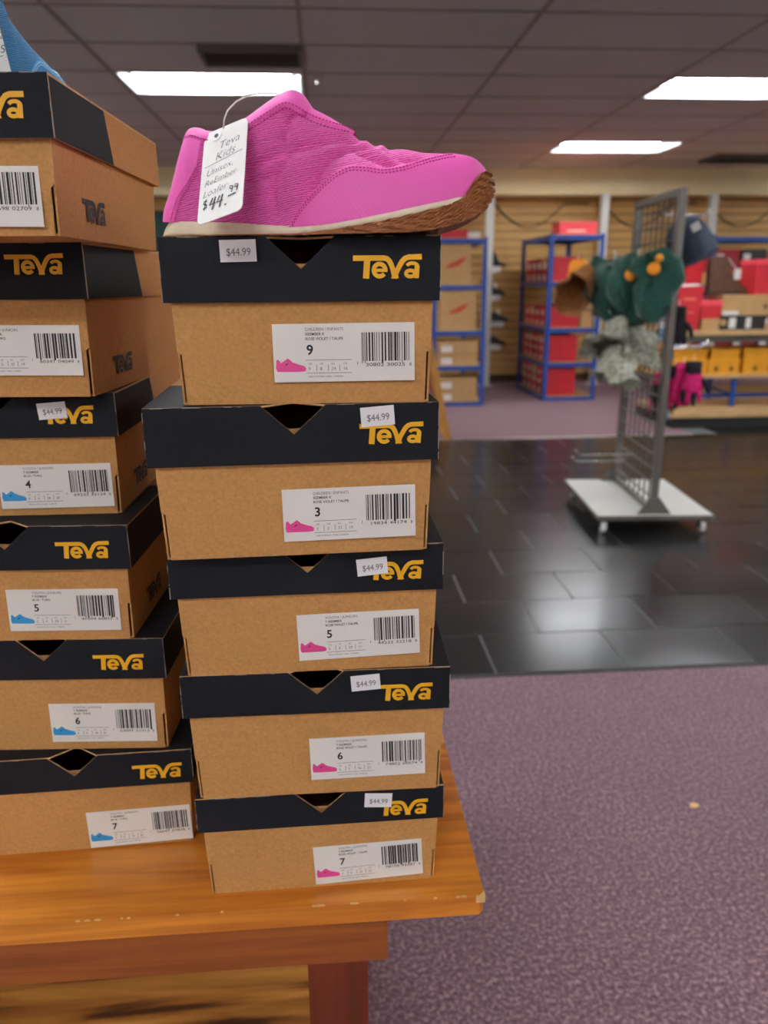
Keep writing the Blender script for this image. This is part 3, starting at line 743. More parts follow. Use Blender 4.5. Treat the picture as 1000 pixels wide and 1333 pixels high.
# chipped front edge: pale bare wood spots along the arris
for k in range(16):
    x = -random.uniform(.0, .33); L = random.uniform(.0008, .0032)
    MB().prism([(x-L, -.0005), (x, -.0007), (x+L, -.0004), (x+L*.6, .0005), (x-L*.5, .0008)], .001, 'z', TZ-.0008).build('edge_chip', 'bare_wood', t)
MB().prism([(-.007, -.0006), (.0005, -.0006), (.0006, .005), (-.002, .002)], TXT*.35, 'z', TZ-TXT*.36).build('edge_chip', 'bare_wood', t)
AXR = .038-TXR
MB().box(-TL_+.08, AXR, .031, .053, .704, TZ-TXT).build('apron', 'apron_wood', t)
MB().box(-TL_+.08, AXR, TD-.053, TD-.031, .704, TZ-TXT).build('apron', 'apron_wood', t)
MB().box(AXR-.022, AXR, .053, TD-.053, .704, TZ-TXT).build('apron', 'apron_wood', t)
LX1 = .0225-TXR; LX0 = -.0335-TXR
for y0 in (.061, TD-.115):
    MB().box(LX0, LX1-.001, y0, y0+.056, 0, TZ-TXT).build('leg', 'leg_wood', t)
    MB().box(-TL_+.12, -TL_+.176, y0, y0+.056, 0, TZ-TXT).build('leg', 'leg_wood', t)
for k in range(3):
    y0 = .12+k*.235
    MB().box(-TL_+.18, LX0-.002, y0, y0+.232, .44, .46).build('shelf_plank', 'shelf_wood', t)

# ================================================================== SHOE BOXES
LOGO = None
def logo_mesh(mat, depth=0):
    """word mark: T and V share one swooping bar"""
    s = MB(); k = 1/638.
    def P(a): return [((x-140)*k, (362-y)*k) for x, y in a]
    def arc(cx, cy, rx, ry, a0, a1, n=16): return [(cx+rx*math.cos(R(a0+(a1-a0)*i/n)), cy-ry*math.sin(R(a0+(a1-a0)*i/n))) for i in range(n+1)]
    T = 48*k; st0 = s.stroke; cnt = [0]
    def st1(pts, th): cnt[0] += 1; st0(pts, th, -cnt[0]*2.5e-5)
    s.stroke = st1
    s.stroke(P([(140, 181), (430, 181)]), T)
    s.stroke(P([(425, 181), (452, 187), (475, 205), (492, 235), (507, 275), (528, 362)]), [T, T, T, T*.98, T*.96, T*.96])
    s.stroke(P([(524, 362), (545, 300), (572, 250), (595, 212), (622, 186), (655, 174), (778, 172)]), [T*.96, T*.96, T, T, T, T, T])
    s.add([((a-140)*k, -4e-4, (362-b)*k) for a, b in ((492, 362), (566, 362), (545, 300), (515, 300))], [(0, 1, 2, 3)])
    s.stroke(P([(272, 190), (258, 362)]), 58*k)
    s.stroke(P(arc(385, 288, 55, 55, 0, 322)), 40*k)
    s.stroke(P([(335, 290), (459, 290)]), 30*k)
    s.stroke(P([(735, 250), (728, 362)]), 46*k)
    s.stroke(P(arc(690, 262, 52, 34, 160, 10, 10)), 32*k)
    s.stroke(P(arc(672, 320, 42, 27, 0, 360, 18)), 34*k)
    return s.mesh('logo', mat)
logo_gold = logo_mesh('logo_gold'); logo_grey = logo_mesh('logo_grey')

def barcode(seed, h, wd):
    r = random.Random(seed); s = MB(); x = 0
    while x < wd-.0008:
        b = r.choice((.0004, .0004, .0007, .001, .0014)); b = min(b, wd-x)
        lowr = 0 if r.random() > .12 else -.0012
        s.add([(x, 0, lowr), (x+b, 0, lowr), (x+b, 0, h), (x, 0, h)], [(0, 1, 2, 3)]); x += b+r.choice((.0004, .0006, .0009, .0012))
    return s
SHOE_SIL = [(0, 8), (1, 17), (3, 19), (7, 14), (12, 17), (16, 20), (19, 18), (22, 15), (30, 12), (37, 10), (40, 7), (39, 3), (30, 1), (2, 1)]
def shoe_label(parent, cx, cz, num, hue, seed, l1, rot=0, sub=('UK', 'US', 'EU', 'CM')):
    W, H = .088, .0355
    o = MB().box(-W/2, W/2, -.0004, 0, -H/2, H/2).build('size_label', 'label_paper', parent, (cx, -.0004, cz), (0, rot, 0))
    y = -.0006
    tx = MB()
    add_text(tx, l1[0], -W*.27, H*.38, .0027, y, .0235 if len(l1[0]) > 12 else None, 1)
    add_text(tx, l1[1], -W*.27, H*.30, .0024, y, None, 0, offset=.01)
    add_text(tx, l1[2], -W*.27, H*.22, .0024, y, None, 0, offset=.01)
    add_text(tx, str(num), -W*.265, -.001, .0085, y, None, 0, offset=.022)
    for zz, a, b in ((-.0045, -.27, .05), (-.0125, -.27, .05)): tx.add([(W*a, y, zz), (W*b, y, zz), (W*b, y, zz+.0003), (W*a, y, zz+.0003)], [(0, 1, 2, 3)], 1)
    for k in range(4):
        x = -W*.255+k*.0072
        add_text(tx, sub[k], x, -.0072, .0017, y, None, 1)
        add_text(tx, (str(num), str(max(1, num-1)), str(24+num % 9), str(16+num % 9))[k], x, -.0106, .0028, y, None, 1)
        if k: tx.add([(x-.0022, y, -.0112), (x-.0019, y, -.0112), (x-.0019, y, -.0072), (x-.0022, y, -.0072)], [(0, 1, 2, 3)], 1)
    add_text(tx, 'MADE IN VIETNAM / CHINA / CAMBODIA', -W*.26, -.0150, .0015, y, .022, 1)
    rr = random.Random(seed); dg = ''.join(rr.choice('0123456789') for _ in range(10))
    add_text(tx, '1', W*.085, -.0075, .0028, y, None, 0)
    add_text(tx, dg[:5], W*.15, -.0087, .0030, y, .0115, 0); add_text(tx, dg[5:], W*.30, -.0087, .0030, y, .0115, 0); add_text(tx, '8', W*.462, -.0087, .0028, y, None, 0)
    tx.build('printed_text', ['ink', 'ink_grey'], o)
    barcode(seed, .0175, .0305).build('barcode', 'ink', o, (W*.125, y, -.0055))
    s = MB(); k = .0188/40
    s.add([(a*k, 0, b*k) for a, b in SHOE_SIL], [tuple(range(len(SHOE_SIL)))], 0)
    s.add([(a*k, -.00005, b*k) for a, b in ((0, 1), (39, 1), (39, 2.6), (30, 2.2), (0, 2.6))], [(0, 1, 2, 3, 4)], 2)
    s.add([(a*k, -.00005, b*k) for a, b in ((12, 10), (15, 11.5), (17, 13.5), (14, 13), (13, 12))], [(0, 1, 2, 3, 4)], 1)
    s.build('shoe_picture', [hue, 'ink', 'sticker'], o, (-W*.485, y, -.0125))
    return o
def price_sticker(parent, cx, cz, rot, text='$44.99'):
    W, H = .0215, .0125
    o = MB().box(-W/2, W/2, -.0003, 0, -H/2, H/2).build('price_sticker', 'sticker', parent, (cx, -.0006, cz), (0, rot, 0))
    s = MB(); add_text(s, text, -W*.33, -H*.22, .0062, -.0005, .0145); s.build('price_text', 'ink_grey', o)
    return o

def shoe_box(label, brc, yaw, Wl, D, H, lidh, num, hue, l1, seed, px_label=None, px_logo=None, px_price=None, price_rot=0, label_rot=0, group=None, label_fix=None):
    """brc = world position of the body's front bottom right corner; Wl = lid width. local: x centred, y from the front back, z up"""
    tp, ov, th = .003, .0028, .0013
    Wb = Wl-2*ov-.0004
    c, s_ = math.cos(yaw), math.sin(yaw); xr = Wb/2-tp
    ox, oy = brc[0]-(c*xr-s_*tp), brc[1]-(s_*xr+c*tp)
    t = thing('shoe_box', label, 'shoe box', (ox, oy, brc[2]), (0, 0, yaw), group)
    hb = H-.0025
    # body -------------------------------------------------
    m = MB(); a = Wb/2; zs = hb*.32; g = .0026
    m.prism([(-a+g, 0), (a-g, 0), (a-g, zs), (a, zs+.002), (a, hb), (.022, hb), (.016, H-.0155), (-.016, H-.0155), (-.022, hb), (-a, hb), (-a, zs+.002), (-a+g, zs)], th, 'y', 0, 0, 1)
    for sx in (-1, 1):
        x0, x1 = (a-th, a) if sx > 0 else (-a, -a+th)
        m.box(x0, x1, th+.0002, D, 0, hb, 0)
    m.box(-a+th, a-th, D-th, D, 0, hb, 0); m.box(-a+th, a-th, th, D-th, 0, th, 0)
    nv_ = []
    for (x, y, z) in m.v:
        f = 1-z/hb
        nv_.append((x-math.copysign(tp*f, x), y+tp*f*(1 if y < D/2 else -1), z))
    m.v = nv_
    body = m.build('box_body', ['kraft', 'kraft_edge'], t)
    # lid --------------------------------------------------
    al = Wl/2; y0, y1 = -ov, D+ov; zl = H-lidh; nw, nd = .0205, .0185; sp = y0+(y1-y0)*.44
    m = MB()
    m.prism([(-al, zl), (al, zl), (al, H), (nw, H), (0, H-nd), (-nw, H), (-al, H)], th, 'y', y0, 0, 2)
    m.prism([(-al, y0+th), (-nw*.94, y0+th), (0, y0+.016), (nw*.94, y0+th), (al, y0+th), (al, sp), (-al, sp)], th, 'z', H-th, 0, 2)
    m.prism([(-al, sp), (al, sp), (al, y1), (-al, y1)], th, 'z', H-th, 1, 2)
    for x0 in (-al, al-th):
        m.prism([(y0+th, zl), (sp+.006, zl), (sp-.006, H-th), (y0+th, H-th)], th, 'x', x0, 0, 2)
        m.prism([(sp+.006, zl), (y1, zl), (y1, H-th), (sp-.006, H-th)], th, 'x', x0, 1, 2)
    m.prism([(-al+th, zl), (al-th, zl), (al-th, H-th), (-al+th, H-th)], th, 'y', y1-th, 1, 2)
    lid = m.build('lid', ['lid_black', 'kraft', 'kraft_edge'], t)
    # frayed pale corner edges
    wr = MB(); r = random.Random(seed+50)
    for x in (-al, al):
        z = zl
        while z < H-.002:
            L = r.uniform(.001, .006)
            if r.random() < .55: wr.box(x-.00025, x+.00025, y0-.00015, y0+.0003, z, min(H, z+L))
            z += L
    x = -al
    while x < al:
        L = r.uniform(.002, .012)
        if r.random() < .35 and not (-nw-.012 < x < nw): wr.box(x, min(al, x+L), y0-.00012, y0+.0003, H-.0004, H+.0001)
        x += L
    if wr.v: tag(wr.build('worn_edge', 'lid_wear', lid), kind='stuff')
    inv = t.matrix_basis.inverted() if False else (Matrix.Translation((ox, oy, brc[2])) @ Matrix.Rotation(yaw, 4, 'Z')).inverted()
    def loc_px(px, py, yl):      # pixel -> local x,z on the plane y = yl of this box
        d = inv.to_3x3() @ Vector(ray(px, py)); o_ = inv @ Vector(CAM); k = (yl-o_.y)/d.y; q = o_+d*k; return q.x, q.z
    if px_label:
        (x, z), right = px_label, False
        lx, lz = loc_px(x, z, 0)
        if label_fix == 'right': lx -= .0435
        lb = shoe_label(t, lx, lz, num, hue, seed, l1, label_rot)
        lb.location.y = tp*(1-lz/hb)-.0001-.0002
        lb.rotation_euler.x = -math.atan(tp/hb)
        lb.location.y -= .0004
    if px_logo:
        lx, lz = loc_px(*px_logo, y0)
        lo = link('logo', logo_gold, lid, (lx-.0412, y0-.0003, lz)); lo.scale = (.0412, 1, .0412)
    if px_price:
        lx, lz = loc_px(*px_price, y0); pr = price_sticker(lid, lx, lz, price_rot); pr.location.y = y0-.0005
    sl = link('side_logo', logo_grey, body, (Wb/2-tp*(1-.018/hb)+.0006, .045, .011), (0, 0, R(90))); sl.scale = (.044, 1, .044)
    return t

GT = ('CHILDREN / ENFANTS', 'REEMBER K', 'ROSE VIOLET / TAUPE')
YT = ('YOUTH / JUNIORS', 'T REEMBER', 'ROSE VIOLET / TAUPE')
YB_ = ('YOUTH / JUNIORS', 'T REEMBER', 'BLUE / TURQ')
Z7, Z6, Z5, Z3, Z9, Z10 = .796, .890, .998, 1.0955, 1.197, 1.297
pk = 'boxes of pink shoes on the table'; bk = 'boxes of blue shoes on the table'
shoe_box('shoe box with size 7 pink shoe label, resting on the table', onZ(565, 1143, Z7), R(.7), .1935, .275, Z6-Z7, .0302, 7, 'print_pink', YT, 11, (480, 1121.5), (557, 1058), (492.5, 1041), R(4), R(-2.5), pk)
shoe_box('shoe box with size 6 pink shoe label, second from the table', onZ(572, 1025, Z6), R(-.6), .1975, .275, Z5-Z6, .0342, 6, 'print_pink', YT, 12, (479, 985.5), (563, 909.5), (476, 888), R(-4), R(-1), pk)
shoe_box('shoe box with size 5 pink shoe label, in the middle of the stack', onZ(563, 866, Z5), R(.4), .1905, .27, Z3-Z5, .0345, 5, 'print_pink', YT, 13, (467.5, 826.5), (551, 752.5), (484.5, 737), R(-5), R(-1.5), pk)
shoe_box('shoe box with size 3 pink shoe label, second from the shoe', onZ(556, 715, Z3), R(1.8), .1855, .25, Z9-Z3, .0375, 3, 'print_pink', GT, 14, (455.5, 668.5), (551, 576), (491.5, 541.5), R(-4), R(-.5), pk)
shoe_box('shoe box with size 9 label, directly under the pink shoe', onZ(558, 523, Z9), R(-2.2), .1675, .225, Z10-Z9, .0375, 9, 'print_pink', GT, 15, (448, 459), (549, 362), (310, 326.5), R(-1), R(-.3), pk)
L7, L6, L5, L4, L2, LT, LE = .796, .8925, .997, 1.0945, 1.192, 1.2985, 1.384
shoe_box('shoe box with size 7 blue shoe label, resting on the table', onZ(252, 1094, L7), R(1.6), .195, .275, L6-L7, .032, 7, 'print_blue', YB_, 21, (182, 1076), (238, 1010), None, 0, R(-1.5), bk)
shoe_box('shoe box with size 6 blue shoe label, second from the table', onZ(219, 973, L6), R(-3.5), .195, .275, L5-L6, .0355, 6, 'print_blue', YB_, 22, (134, 941.5), (189, 871), None, 0, R(.3), bk)
shoe_box('shoe box with size 5 blue shoe label, third from the table', onZ(174, 831, L5), R(-3.2), .19, .27, L4-L5, .0355, 5, 'print_blue', YB_, 23, (82.5, 794.5), (144, 726), None, 0, R(.3), bk)
shoe_box('shoe box with size 4 blue shoe label and price sticker', onZ(158, 668, L4), R(-1.5), .187, .26, L2-L4, .034, 4, 'print_blue', YB_, 24, (145, 631.5), (124, 551), (68, 534.5), R(-4), R(-.5), bk, 'right')
b_ = onY(122, 512, .578)
shoe_box('shoe box with plain gold logo, second under the blue shoe', (b_[0], b_[1], L2), R(-5.5), .18, .25, LT-L2, .0375, 3, 'print_blue', YB_, 25, (104, 456), (85, 357), None, 0, R(.3), bk, 'right')
b_ = onY(78, 310, .497)
shoe_box('shoe box with half black lid, directly under the blue shoe', (b_[0], b_[1], LT), R(-3), .1675, .225, LE-LT, .0335, 9, 'print_blue', YB_, 26, (51, 252), (35, 154), None, 0, R(.5), bk, 'right')

# ================================================================== SHOES
SC = .2/878
def cub(pts):
    """monotone cubic through pixel points"""
    x = np.array([p[0] for p in pts], float); y = np.array([p[1] for p in pts], float)
    h = np.diff(x); d = np.diff(y)/h; m = np.zeros_like(y)
    for i in range(1, len(x)-1):
        if d[i-1]*d[i] > 0: m[i] = 2*d[i-1]*d[i]/(d[i-1]+d[i])
    m[0] = d[0]; m[-1] = d[-1]
    def f(q):
        q = np.clip(np.asarray(q, float), x[0], x[-1]); i = np.clip(np.searchsorted(x, q)-1, 0, len(x)-2)
        t = (q-x[i])/h[i]
        return (2*t**3-3*t**2+1)*y[i]+(t**3-2*t**2+t)*h[i]*m[i]+(-2*t**3+3*t**2)*y[i+1]+(t**3-t**2)*h[i]*m[i+1]
    return f
f_top = cub([(80, 182), (110, 182), (145, 186), (190, 197), (250, 202), (300, 184), (335, 166), (385, 128), (428, 96), (446, 88), (462, 94), (482, 124), (520, 147), (590, 190), (640, 213), (720, 236), (800, 253), (860, 259), (900, 267), (925, 284), (940, 308), (946, 325)])
f_bot = cub([(80, 428), (100, 436), (300, 447), (440, 457), (520, 453), (600, 442), (760, 412), (890, 376), (930, 347), (946, 332)])
f_wid = cub([(80, 0), (83, 9), (92, 17), (115, 23.5), (150, 27), (250, 28.5), (400, 30), (550, 34), (680, 36), (780, 34), (860, 28), (910, 19.5), (935, 10), (943, 5), (946, 0)])
def f_open(c):
    return np.minimum(21*np.sqrt(np.clip(1-((c-279)/194)**2, 0, 1)), np.clip(f_wid(c)-4, 0, None))
QD = .0072
QUILT = [[(325, 300), (380, 275), (430, 252), (500, 234), (560, 215), (610, 214)], [(500, 234), (440, 262), (408, 310), (402, 370), (402, 420)],
         [(408, 310), (330, 330)], [(500, 360), (520, 310), (548, 268), (600, 238), (650, 228)], [(430, 252), (430, 200), (455, 150)], [(600, 238), (640, 262), (700, 292)], [(690, 240), (720, 268), (770, 280)]]
def seg_dist(px, pz, line):
    d = np.full(px.shape, 1e9)
    for (x0, z0), (x1, z1) in zip(line[:-1], line[1:]):
        dx, dz = x1-x0, z1-z0; t = np.clip(((px-x0)*dx+(pz-z0)*dz)/(dx*dx+dz*dz), 0, 1)
        d = np.minimum(d, np.hypot(px-x0-t*dx, pz-z0-t*dz))
    return d
def surf0(c, s, side):
    """c = station (crop px along the shoe), s = 0 bottom .. 1 top"""
    zb = (478-f_bot(c)); zt = (478-f_top(c)); z = zb+(zt-zb)*s
    b = f_wid(c)/1000/SC; r = f_open(c)/1000/SC
    cs = np.sqrt(np.clip(1-s*s, 0, 1)); y = r+(b-r)*cs**.72
    lean = 86*np.clip(z/298, 0, 1)*np.clip(1-(c-80)/200, 0, 1)**1.1
    bul = 8*np.exp(-((z-75)/40)**2)*np.clip(1-(c-80)/60, 0, 1)
    return np.stack([c-80+lean-bul, side*y, z], -1)*SC
def surf(c, s, side, off=0, quilt=False):
    c = np.asarray(c, float); s = np.asarray(s, float); c, s = np.broadcast_arrays(c, s)
    e = 1.5; p = surf0(c, s, side); ds = .01; s2 = np.where(s > .985, s-ds, s+ds)
    a = surf0(np.clip(c+e, 80, 946), s, side)-surf0(np.clip(c-e, 80, 946), s, side)
    b = (surf0(c, s2, side)-p)*np.where(s > .985, -1, 1)[..., None]
    n = np.cross(a, b)*(-side); ln = np.linalg.norm(n, axis=-1, keepdims=True); n = n/np.where(ln < 1e-12, 1, ln)
    n = n*np.where(n[..., 1:2]*side < -.01, -1, 1)
    top = (s > .999) & (f_open(c) < .3); n[top, 1] = 0
    n[top] /= np.maximum(np.linalg.norm(n[top], axis=-1, keepdims=True), 1e-6)
    h = np.zeros(c.shape)+off
    if quilt:
        X = p[..., 0]/SC+80; Z = 478-p[..., 2]/SC; g = np.zeros(c.shape)
        for l in QUILT: g = np.maximum(g, np.exp(-seg_dist(X, Z, l)/13))
        h = h-QD*g+.0022
    return p+n*h[..., None]
def s_of(c, ypx):
    """s at which the surface reaches the picture height ypx"""
    zb = 478-f_bot(c); zt = 478-f_top(c); return np.clip((478-ypx-zb)/np.maximum(zt-zb, 1e-6), 0, 1)
f_cap = cub([(438, 460), (455, 428), (475, 398), (520, 350), (565, 311), (605, 296), (640, 299), (680, 306), (720, 301), (800, 276), (850, 263), (880, 259), (946, 250)])
f_band = cub([(80, 205), (150, 212), (190, 222), (250, 227), (300, 209), (340, 188), (400, 150), (436, 131), (470, 150), (500, 166), (560, 187), (596, 192)])
f_mid_b = cub([(74, 477), (440, 476), (520, 470), (620, 456), (760, 427), (890, 384), (930, 350), (957, 332)])
f_out_t = cub([(74, 475), (440, 474), (520, 468), (620, 454), (760, 425), (866, 391), (888, 374), (904, 346), (918, 320), (931, 306), (944, 309), (957, 334)])
f_out_b = cub([(74, 478), (600, 478), (740, 476), (800, 470), (850, 458), (890, 443), (925, 420), (948, 386), (957, 352)])
f_sw = cub([(74, 0), (77, 9), (88, 19), (115, 26), (160, 29.5), (250, 31), (400, 32), (550, 36), (680, 38.5), (780, 37), (860, 31), (912, 21.5), (940, 12.5), (952, 6), (957, 0)])
def ring_strip(f_lo, f_hi, wmul, levels, off, tread=0, c0=74, c1=957, bulge=0, heel=0):
    """closed band around the sole outline between two height curves"""
    u = np.linspace(0, 1, 91); c = c0+(c1-c0)*(.5-.5*np.cos(math.pi*u))
    cc = np.concatenate([c, c[::-1][1:-1]]); sg = np.concatenate([-np.ones(len(c)), np.ones(len(c)-2)])
    rows = []
    for k in range(levels+1):
        t = k/levels; lo, hi = 478-f_lo(cc), 478-f_hi(cc); z = lo+(hi-lo)*t
        o = off+bulge*math.sin(math.pi*t)+(2.3*np.clip((cc-840)/60, 0, 1) if tread else 0)
        if tread:
            ph = (cc*.45+z*2.6)/8.0
            o = o+tread*np.sign(np.sin(ph))*np.clip((cc-500)/80, 0, 1)
        y = sg*(f_sw(cc)*wmul+o*np.clip(f_sw(cc)/8, 0, 1))/1000
        nx = np.where(cc > 900, (cc-900)/57, np.where(cc < 130, -(130-cc)/56, 0))*o
        hs = heel*t*np.clip(1-(cc-c0)/90, 0, 1)*SC
        rows.append(np.stack([(cc-80)*SC+nx/1000+hs, y, z*SC], -1))
    return rows
_shoe = {}
def shoe_meshes(pre):
    if pre in _shoe: return _shoe[pre]
    d = {}
    u = np.linspace(0, 1, 181); c = 80.05+(945.9-80.05)*(.5-.5*np.cos(math.pi*u)); s = np.sin(np.linspace(0, math.pi/2, 44))
    m = MB()
    for side in (-1, 1): m.grid(surf(c[:, None], s[None], side, 0 if pre == 'pink' else .0022, pre == 'pink'))
    d['upper'] = m.mesh('upper', pre+'_knit', smooth=True, weld=2e-5)
    m = MB()
    cc = 438+(945.9-438)*np.linspace(0, 1, 110)**.9
    for side in (-1, 1):
        sb = np.where(cc > 868, 1, s_of(cc, f_cap(cc))); ss = np.sin(np.linspace(0, 1, 26)[None]*np.arcsin(sb)[:, None])
        G = surf(cc[:, None], ss, side, .0030)
        edge = surf(cc, np.minimum(sb+.004, 1), side, np.where(cc > 868, .0024, -.004))[:, None]
        m.grid(np.concatenate([G, edge], 1))
    d['toe_cap'] = m.mesh('toe_cap', pre+'_cap', smooth=True, weld=2e-5)
    m = MB(); cc = np.concatenate([np.linspace(81, 470, 80), np.linspace(473, 596, 40)])
    for side in (-1, 1):
        sb = s_of(cc, np.maximum(f_band(cc), f_top(cc)+1.5)); k = np.linspace(0, 1, 9)[None]
        a0 = np.arcsin(sb)[:, None]; ss = np.sin(a0+(math.pi/2-a0)*k)
        G = surf(cc[:, None], ss, side, .0032); edge = surf(cc, np.maximum(sb-.01, 0), side, -.0016)[:, None]
        m.grid(np.concatenate([edge, G], 1))
    d['collar'] = m.mesh('collar', pre+'_smooth', smooth=True, weld=2e-5)
    # heel counter
    m = MB(); sv = np.sin(np.linspace(0, math.pi/2*.80, 30))
    xb = np.interp(sv, [0, .25, .45, .6, .9], [124, 134, 160, 180, 186])
    for side in (-1, 1):
        k = np.linspace(0, 1, 26)[:, None]; C2 = 80.05+(xb[None]-80.05)*k**1.5
        G = surf(C2, np.broadcast_to(sv[None], C2.shape), side, .0030); e = surf(xb+1, sv, side, -.001)[None]
        m.grid(np.concatenate([G, e], 0))
    d['heel_counter'] = m.mesh('heel_counter', pre+'_smooth', smooth=True, weld=2e-5)
    # rolled rim and lining
    m = MB(); ca = np.linspace(82, 473, 70)
    rim = [tuple(p) for p in surf(ca, np.ones_like(ca), -1, -.0005)]+[tuple(p) for p in surf(ca, np.ones_like(ca), 1, -.0005)][::-1]
    m.tube(rim, .0026, 8, cap=False); d['rim'] = m.mesh('rim', pre+'_smooth', smooth=True)
    m = MB(); cl = np.linspace(90, 470, 60); sl = np.linspace(.35, .995, 14)
    for side in (-1, 1): m.grid(surf(cl[:, None], sl[None], side, -.0095))
    m.grid([[((x-80)*SC, (y-.5)*.02, (478-z)*SC) for y in np.linspace(0, 1, 5)] for x, z in ((448, 84), (460, 85), (472, 93), (482, 105), (490, 118), (496, 132))])
    d['lining'] = m.mesh('lining', 'green_lining' if pre == 'pink' else 'blue_smooth', smooth=True)
    # sole
    m = MB(); rows = ring_strip(f_mid_b, lambda q: f_bot(np.clip(q, 80, 946))-4, 1, 6, .3, 0, 74, 928, .7, 30)
    P = np.array(rows); P = np.concatenate([P, P[:, :1]], 1); m.grid(P); n = P.shape[1]-1
    m.f.append(tuple(range(n))); m.m.append(0); d['midsole'] = m.mesh('midsole', 'midsole', smooth=True)
    inn = np.array(ring_strip(f_mid_b, lambda q: f_bot(np.clip(q, 80, 946))-3, .2, 1, 0))
    m = MB(); rows = ring_strip(f_out_b, f_out_t, .985, 16, .9, .8)
    P = np.array(rows); lipo = P[-1].copy(); lipo[:, 1] *= .55; lipo[:, 0] = (lipo[:, 0]-.1)*.965+.1
    P = np.concatenate([P, lipo[None]]); P = np.concatenate([P, P[:, :1]], 1); m.grid(P)
    bot = np.array(rows[0]); nb = 90
    under = []
    for k in range(1, nb):
        a, b = bot[k], bot[len(bot)-k]; under.append([a+(b-a)*q+np.array([0, 0, .0011*((math.sin(k*2.1+q*3) > 0)) if 0 < q < 1 else 0]) for q in np.linspace(0, 1, 9)])
    m.grid(under); d['outsole'] = m.mesh('outsole', 'gum')
    # stitches
    m = MB()
    def dashes(cf, yf, off, step=9, side=-1):
        pts = np.array([surf(np.array([a]), np.array([s_of(a, b)]), side, off)[0] for a, b in zip(cf, yf)])
        L = np.concatenate([[0], np.cumsum(np.linalg.norm(np.diff(pts, axis=0), axis=1))]); q = .001
        while q < L[-1]-.002:
            seg = [tuple(np.array([np.interp(q+w_, L, pts[:, i]) for i in range(3)])) for w_ in (0, .0012)]
            m.tube(seg, .00042, 5); q += .0021
    for side in (-1, 1):
        cq = np.linspace(446, 862, 160)
        dashes(cq, f_cap(cq)+6, .0032, side=side); dashes(cq, f_cap(cq)+14, .0032, side=side)
        cq = np.linspace(130, 590, 140); dashes(cq, f_band(cq)-5, .0034, side=side); dashes(cq, f_band(cq)+8, .0025, side=side)
        sv2 = np.linspace(.02, .6, 60); xb2 = np.interp(sv2, [0, .25, .45, .6, .9], [124, 134, 160, 180, 186])
        for dx in (-4, 6):
            for k in range(0, 59, 2):
                p0 = surf(np.array([xb2[k]+dx]), np.array([sv2[k]]), side, .0033 if dx < 0 else .0025)[0]; p1 = surf(np.array([xb2[k+1]+dx]), np.array([sv2[k+1]]), side, .0033 if dx < 0 else .0025)[0]
                m.tube([tuple(p0), tuple(p1)], .00042, 5)
    d['stitching'] = m.mesh('stitching', pre+'_stitch')
    _shoe[pre] = d; return d
def make_shoe(pre, label, loc, rot, sc=1.0):
    t = thing('slip_on_shoe', label, 'shoe', loc, rot); t.scale = (sc, sc, sc*.875)
    for k, me in shoe_meshes(pre).items():
        o = link(k, me, t)
        if k == 'stitching': o['kind'] = 'stuff'
    return t
# pink shoe on the top box: toe to the right, turned slightly to the camera
SYAW = R(-7)
hp = onY(217, 309, .512)
make_shoe('pink', 'pink quilted slip-on shoe with gum sole and handwritten price tag', (hp[0], .524, Z10+.0006), (0, 0, SYAW), 1.0)
hb = onY(-60, 80, .62)
make_shoe('blue', 'blue slip-on shoe on top of the boxes with blue shoe labels', (-.238, .508, LE+.0006), (0, 0, R(85)), 1.0)

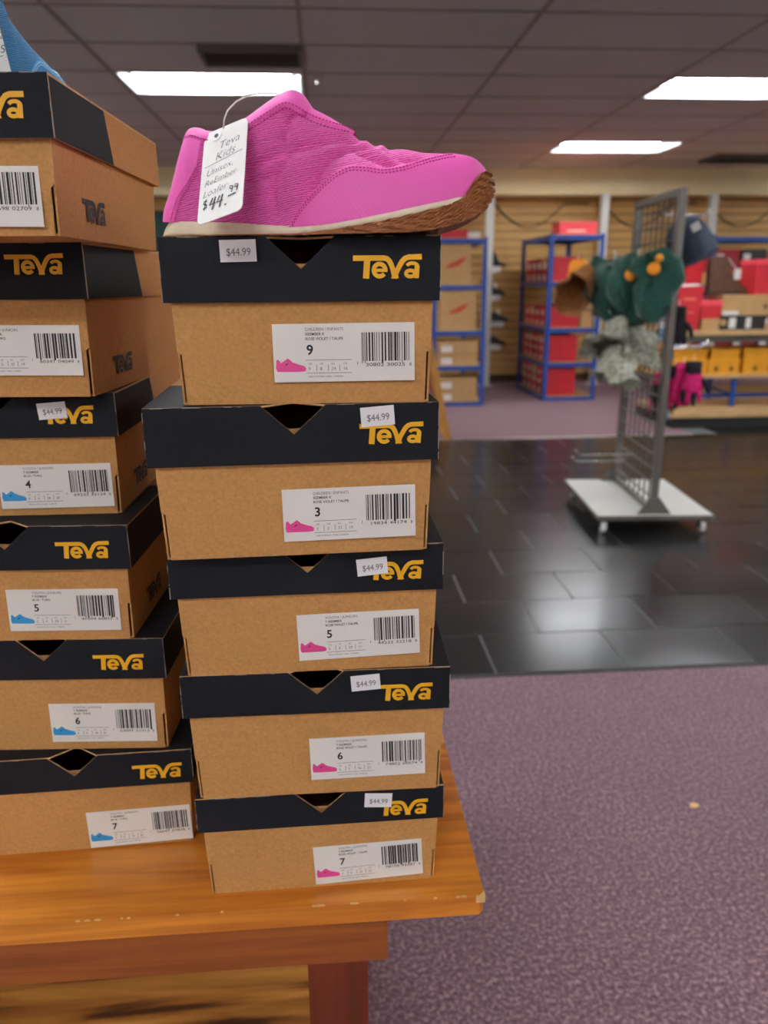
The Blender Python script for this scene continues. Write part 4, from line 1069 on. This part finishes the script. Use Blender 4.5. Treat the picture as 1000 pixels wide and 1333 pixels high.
# ------------------------------------------------------------------ price tags
def price_tag(label, c3, rot, W, H, rows, big, string_to):
    t = thing('price_tag', label, 'price tag', c3, rot)
    r = .004; pts = []
    for cx, cz, a0 in ((W/2-r, H/2-r, 0), (-W/2+r, H/2-r, 90), (-W/2+r, -H/2+r, 180), (W/2-r, -H/2+r, 270)):
        for k in range(5): a = R(a0+k*22.5); pts.append((cx+r*math.cos(a), cz+r*math.sin(a)))
    MB().prism(pts, .0005, 'y', 0).build('card', 'tag_card', t)
    MB().lathe([(.0034, -.0003), (.0034, 0)], 18, axis='y').build('hole_patch', 'sticker', t, (-W*.2, -.0002, H*.42))
    MB().lathe([(.0014, -.0002), (.0014, 0)], 14, axis='y').build('hole', 'ink', t, (-W*.2, -.0005, H*.42))
    m = MB()
    for txt, x, z, h, rot_, sh in rows: add_text(m, txt, x*W, z*H, h, -.0003, None, 0, sh, -.012, rot_)
    m.stroke([(-W*.42, H*.10), (W*.42, H*.15)], .0004, -.0003)
    m.build('handwriting', 'ink_grey', t)
    if big:
        m = MB(); k = H/62.
        def S(p, th=.9): m.stroke([(a*k, b*k) for a, b in p], th*k, -.0003)
        S([(-8.6, -17.2), (-10.4, -16.8), (-10.6, -18.6), (-8.8, -19.6), (-8.9, -21.4), (-11, -21.6)]); S([(-9.2, -15.8), (-10.2, -22.8)], .6)
        for x in (-6.2, -1.6):
            S([(x+1.2, -16.5), (x-.6, -20.6), (x+3.2, -20.2)], 1); S([(x+3.0, -16.2), (x+1.4, -24.2)], 1)
        S([(3.4, -23.4), (3.7, -24.4)], 1.2)
        for x in (5.6, 8.8):
            S([(x+1.9, -13.3), (x+.4, -12.8), (x, -14.3), (x+1.0, -15.0), (x+2.1, -13.5), (x+1.4, -17.2)], .7)
        S([(4.9, -19.2), (9.6, -18.6)], 1.0)
        m.build('price_text', 'ink', t)
    if string_to:
        MB().tube(string_to, .00045, 6).build('tag_string', 'string', t, smooth=True)
    return t
tc = onY(290, 222, .471)
tcv = Vector(tc)
# the card leans back against the shoe and its right edge swings towards the viewer
ua = Vector(.0595*rt+.010*up-.026*fw).normalized(); va = Vector(.028*rt+.141*up+.036*fw); va = (va-ua*va.dot(ua)).normalized(); na = va.cross(ua)
rotm = Matrix((ua, -na, va)).transposed()
if rotm.determinant() < 0: rotm = Matrix((ua, na, va)).transposed()
troll = rotm.to_euler()
def tl(px, py, Y): return tuple(rotm.inverted() @ (Vector(onY(px, py, Y))-tcv))
sp = [tl(291, 168, .4855), tl(292, 155, .484), tl(297, 143, .485), tl(308, 132, .482), tl(322, 124.5, .488), tl(340, 121, .496), tl(358, 121.5, .505), tl(370, 124, .515), tl(377, 128, .522)]
price_tag('white handwritten price tag hanging on the pink shoe', tc, troll, .0300, .0650,
          [('Teva', -.14, .25, .0075, R(6), .35), ('Kids', -.2, .135, .0078, R(6), .35), ('Unisex,', -.38, -.01, .0062, R(6), .35), ('ReEmber', -.40, -.12, .0058, R(7), .35), ('Loafer', -.42, -.235, .0064, R(6), .35)], True, sp)
bc = onY(-15, 100, .53)
price_tag('white price tag hanging on the blue shoe', bc, (0, R(-8), 0), .0275, .0650, [('Teva', -.02, .26, .0085, R(6), .35), ('Kids', -.06, .15, .0088, R(6), .35)], True, None)
# scrap of paper on the carpet
p = onZ(903, 1049, 0)
tag(MB().prism([(-.012, -.004), (0, -.008), (.014, -.003), (.011, .006), (-.004, .009)], .003, 'z', 0).build('paper_scrap', 'bare_wood', loc=(p[0], p[1], 0)), 'tiny pale scrap lying on the mauve carpet', 'scrap')
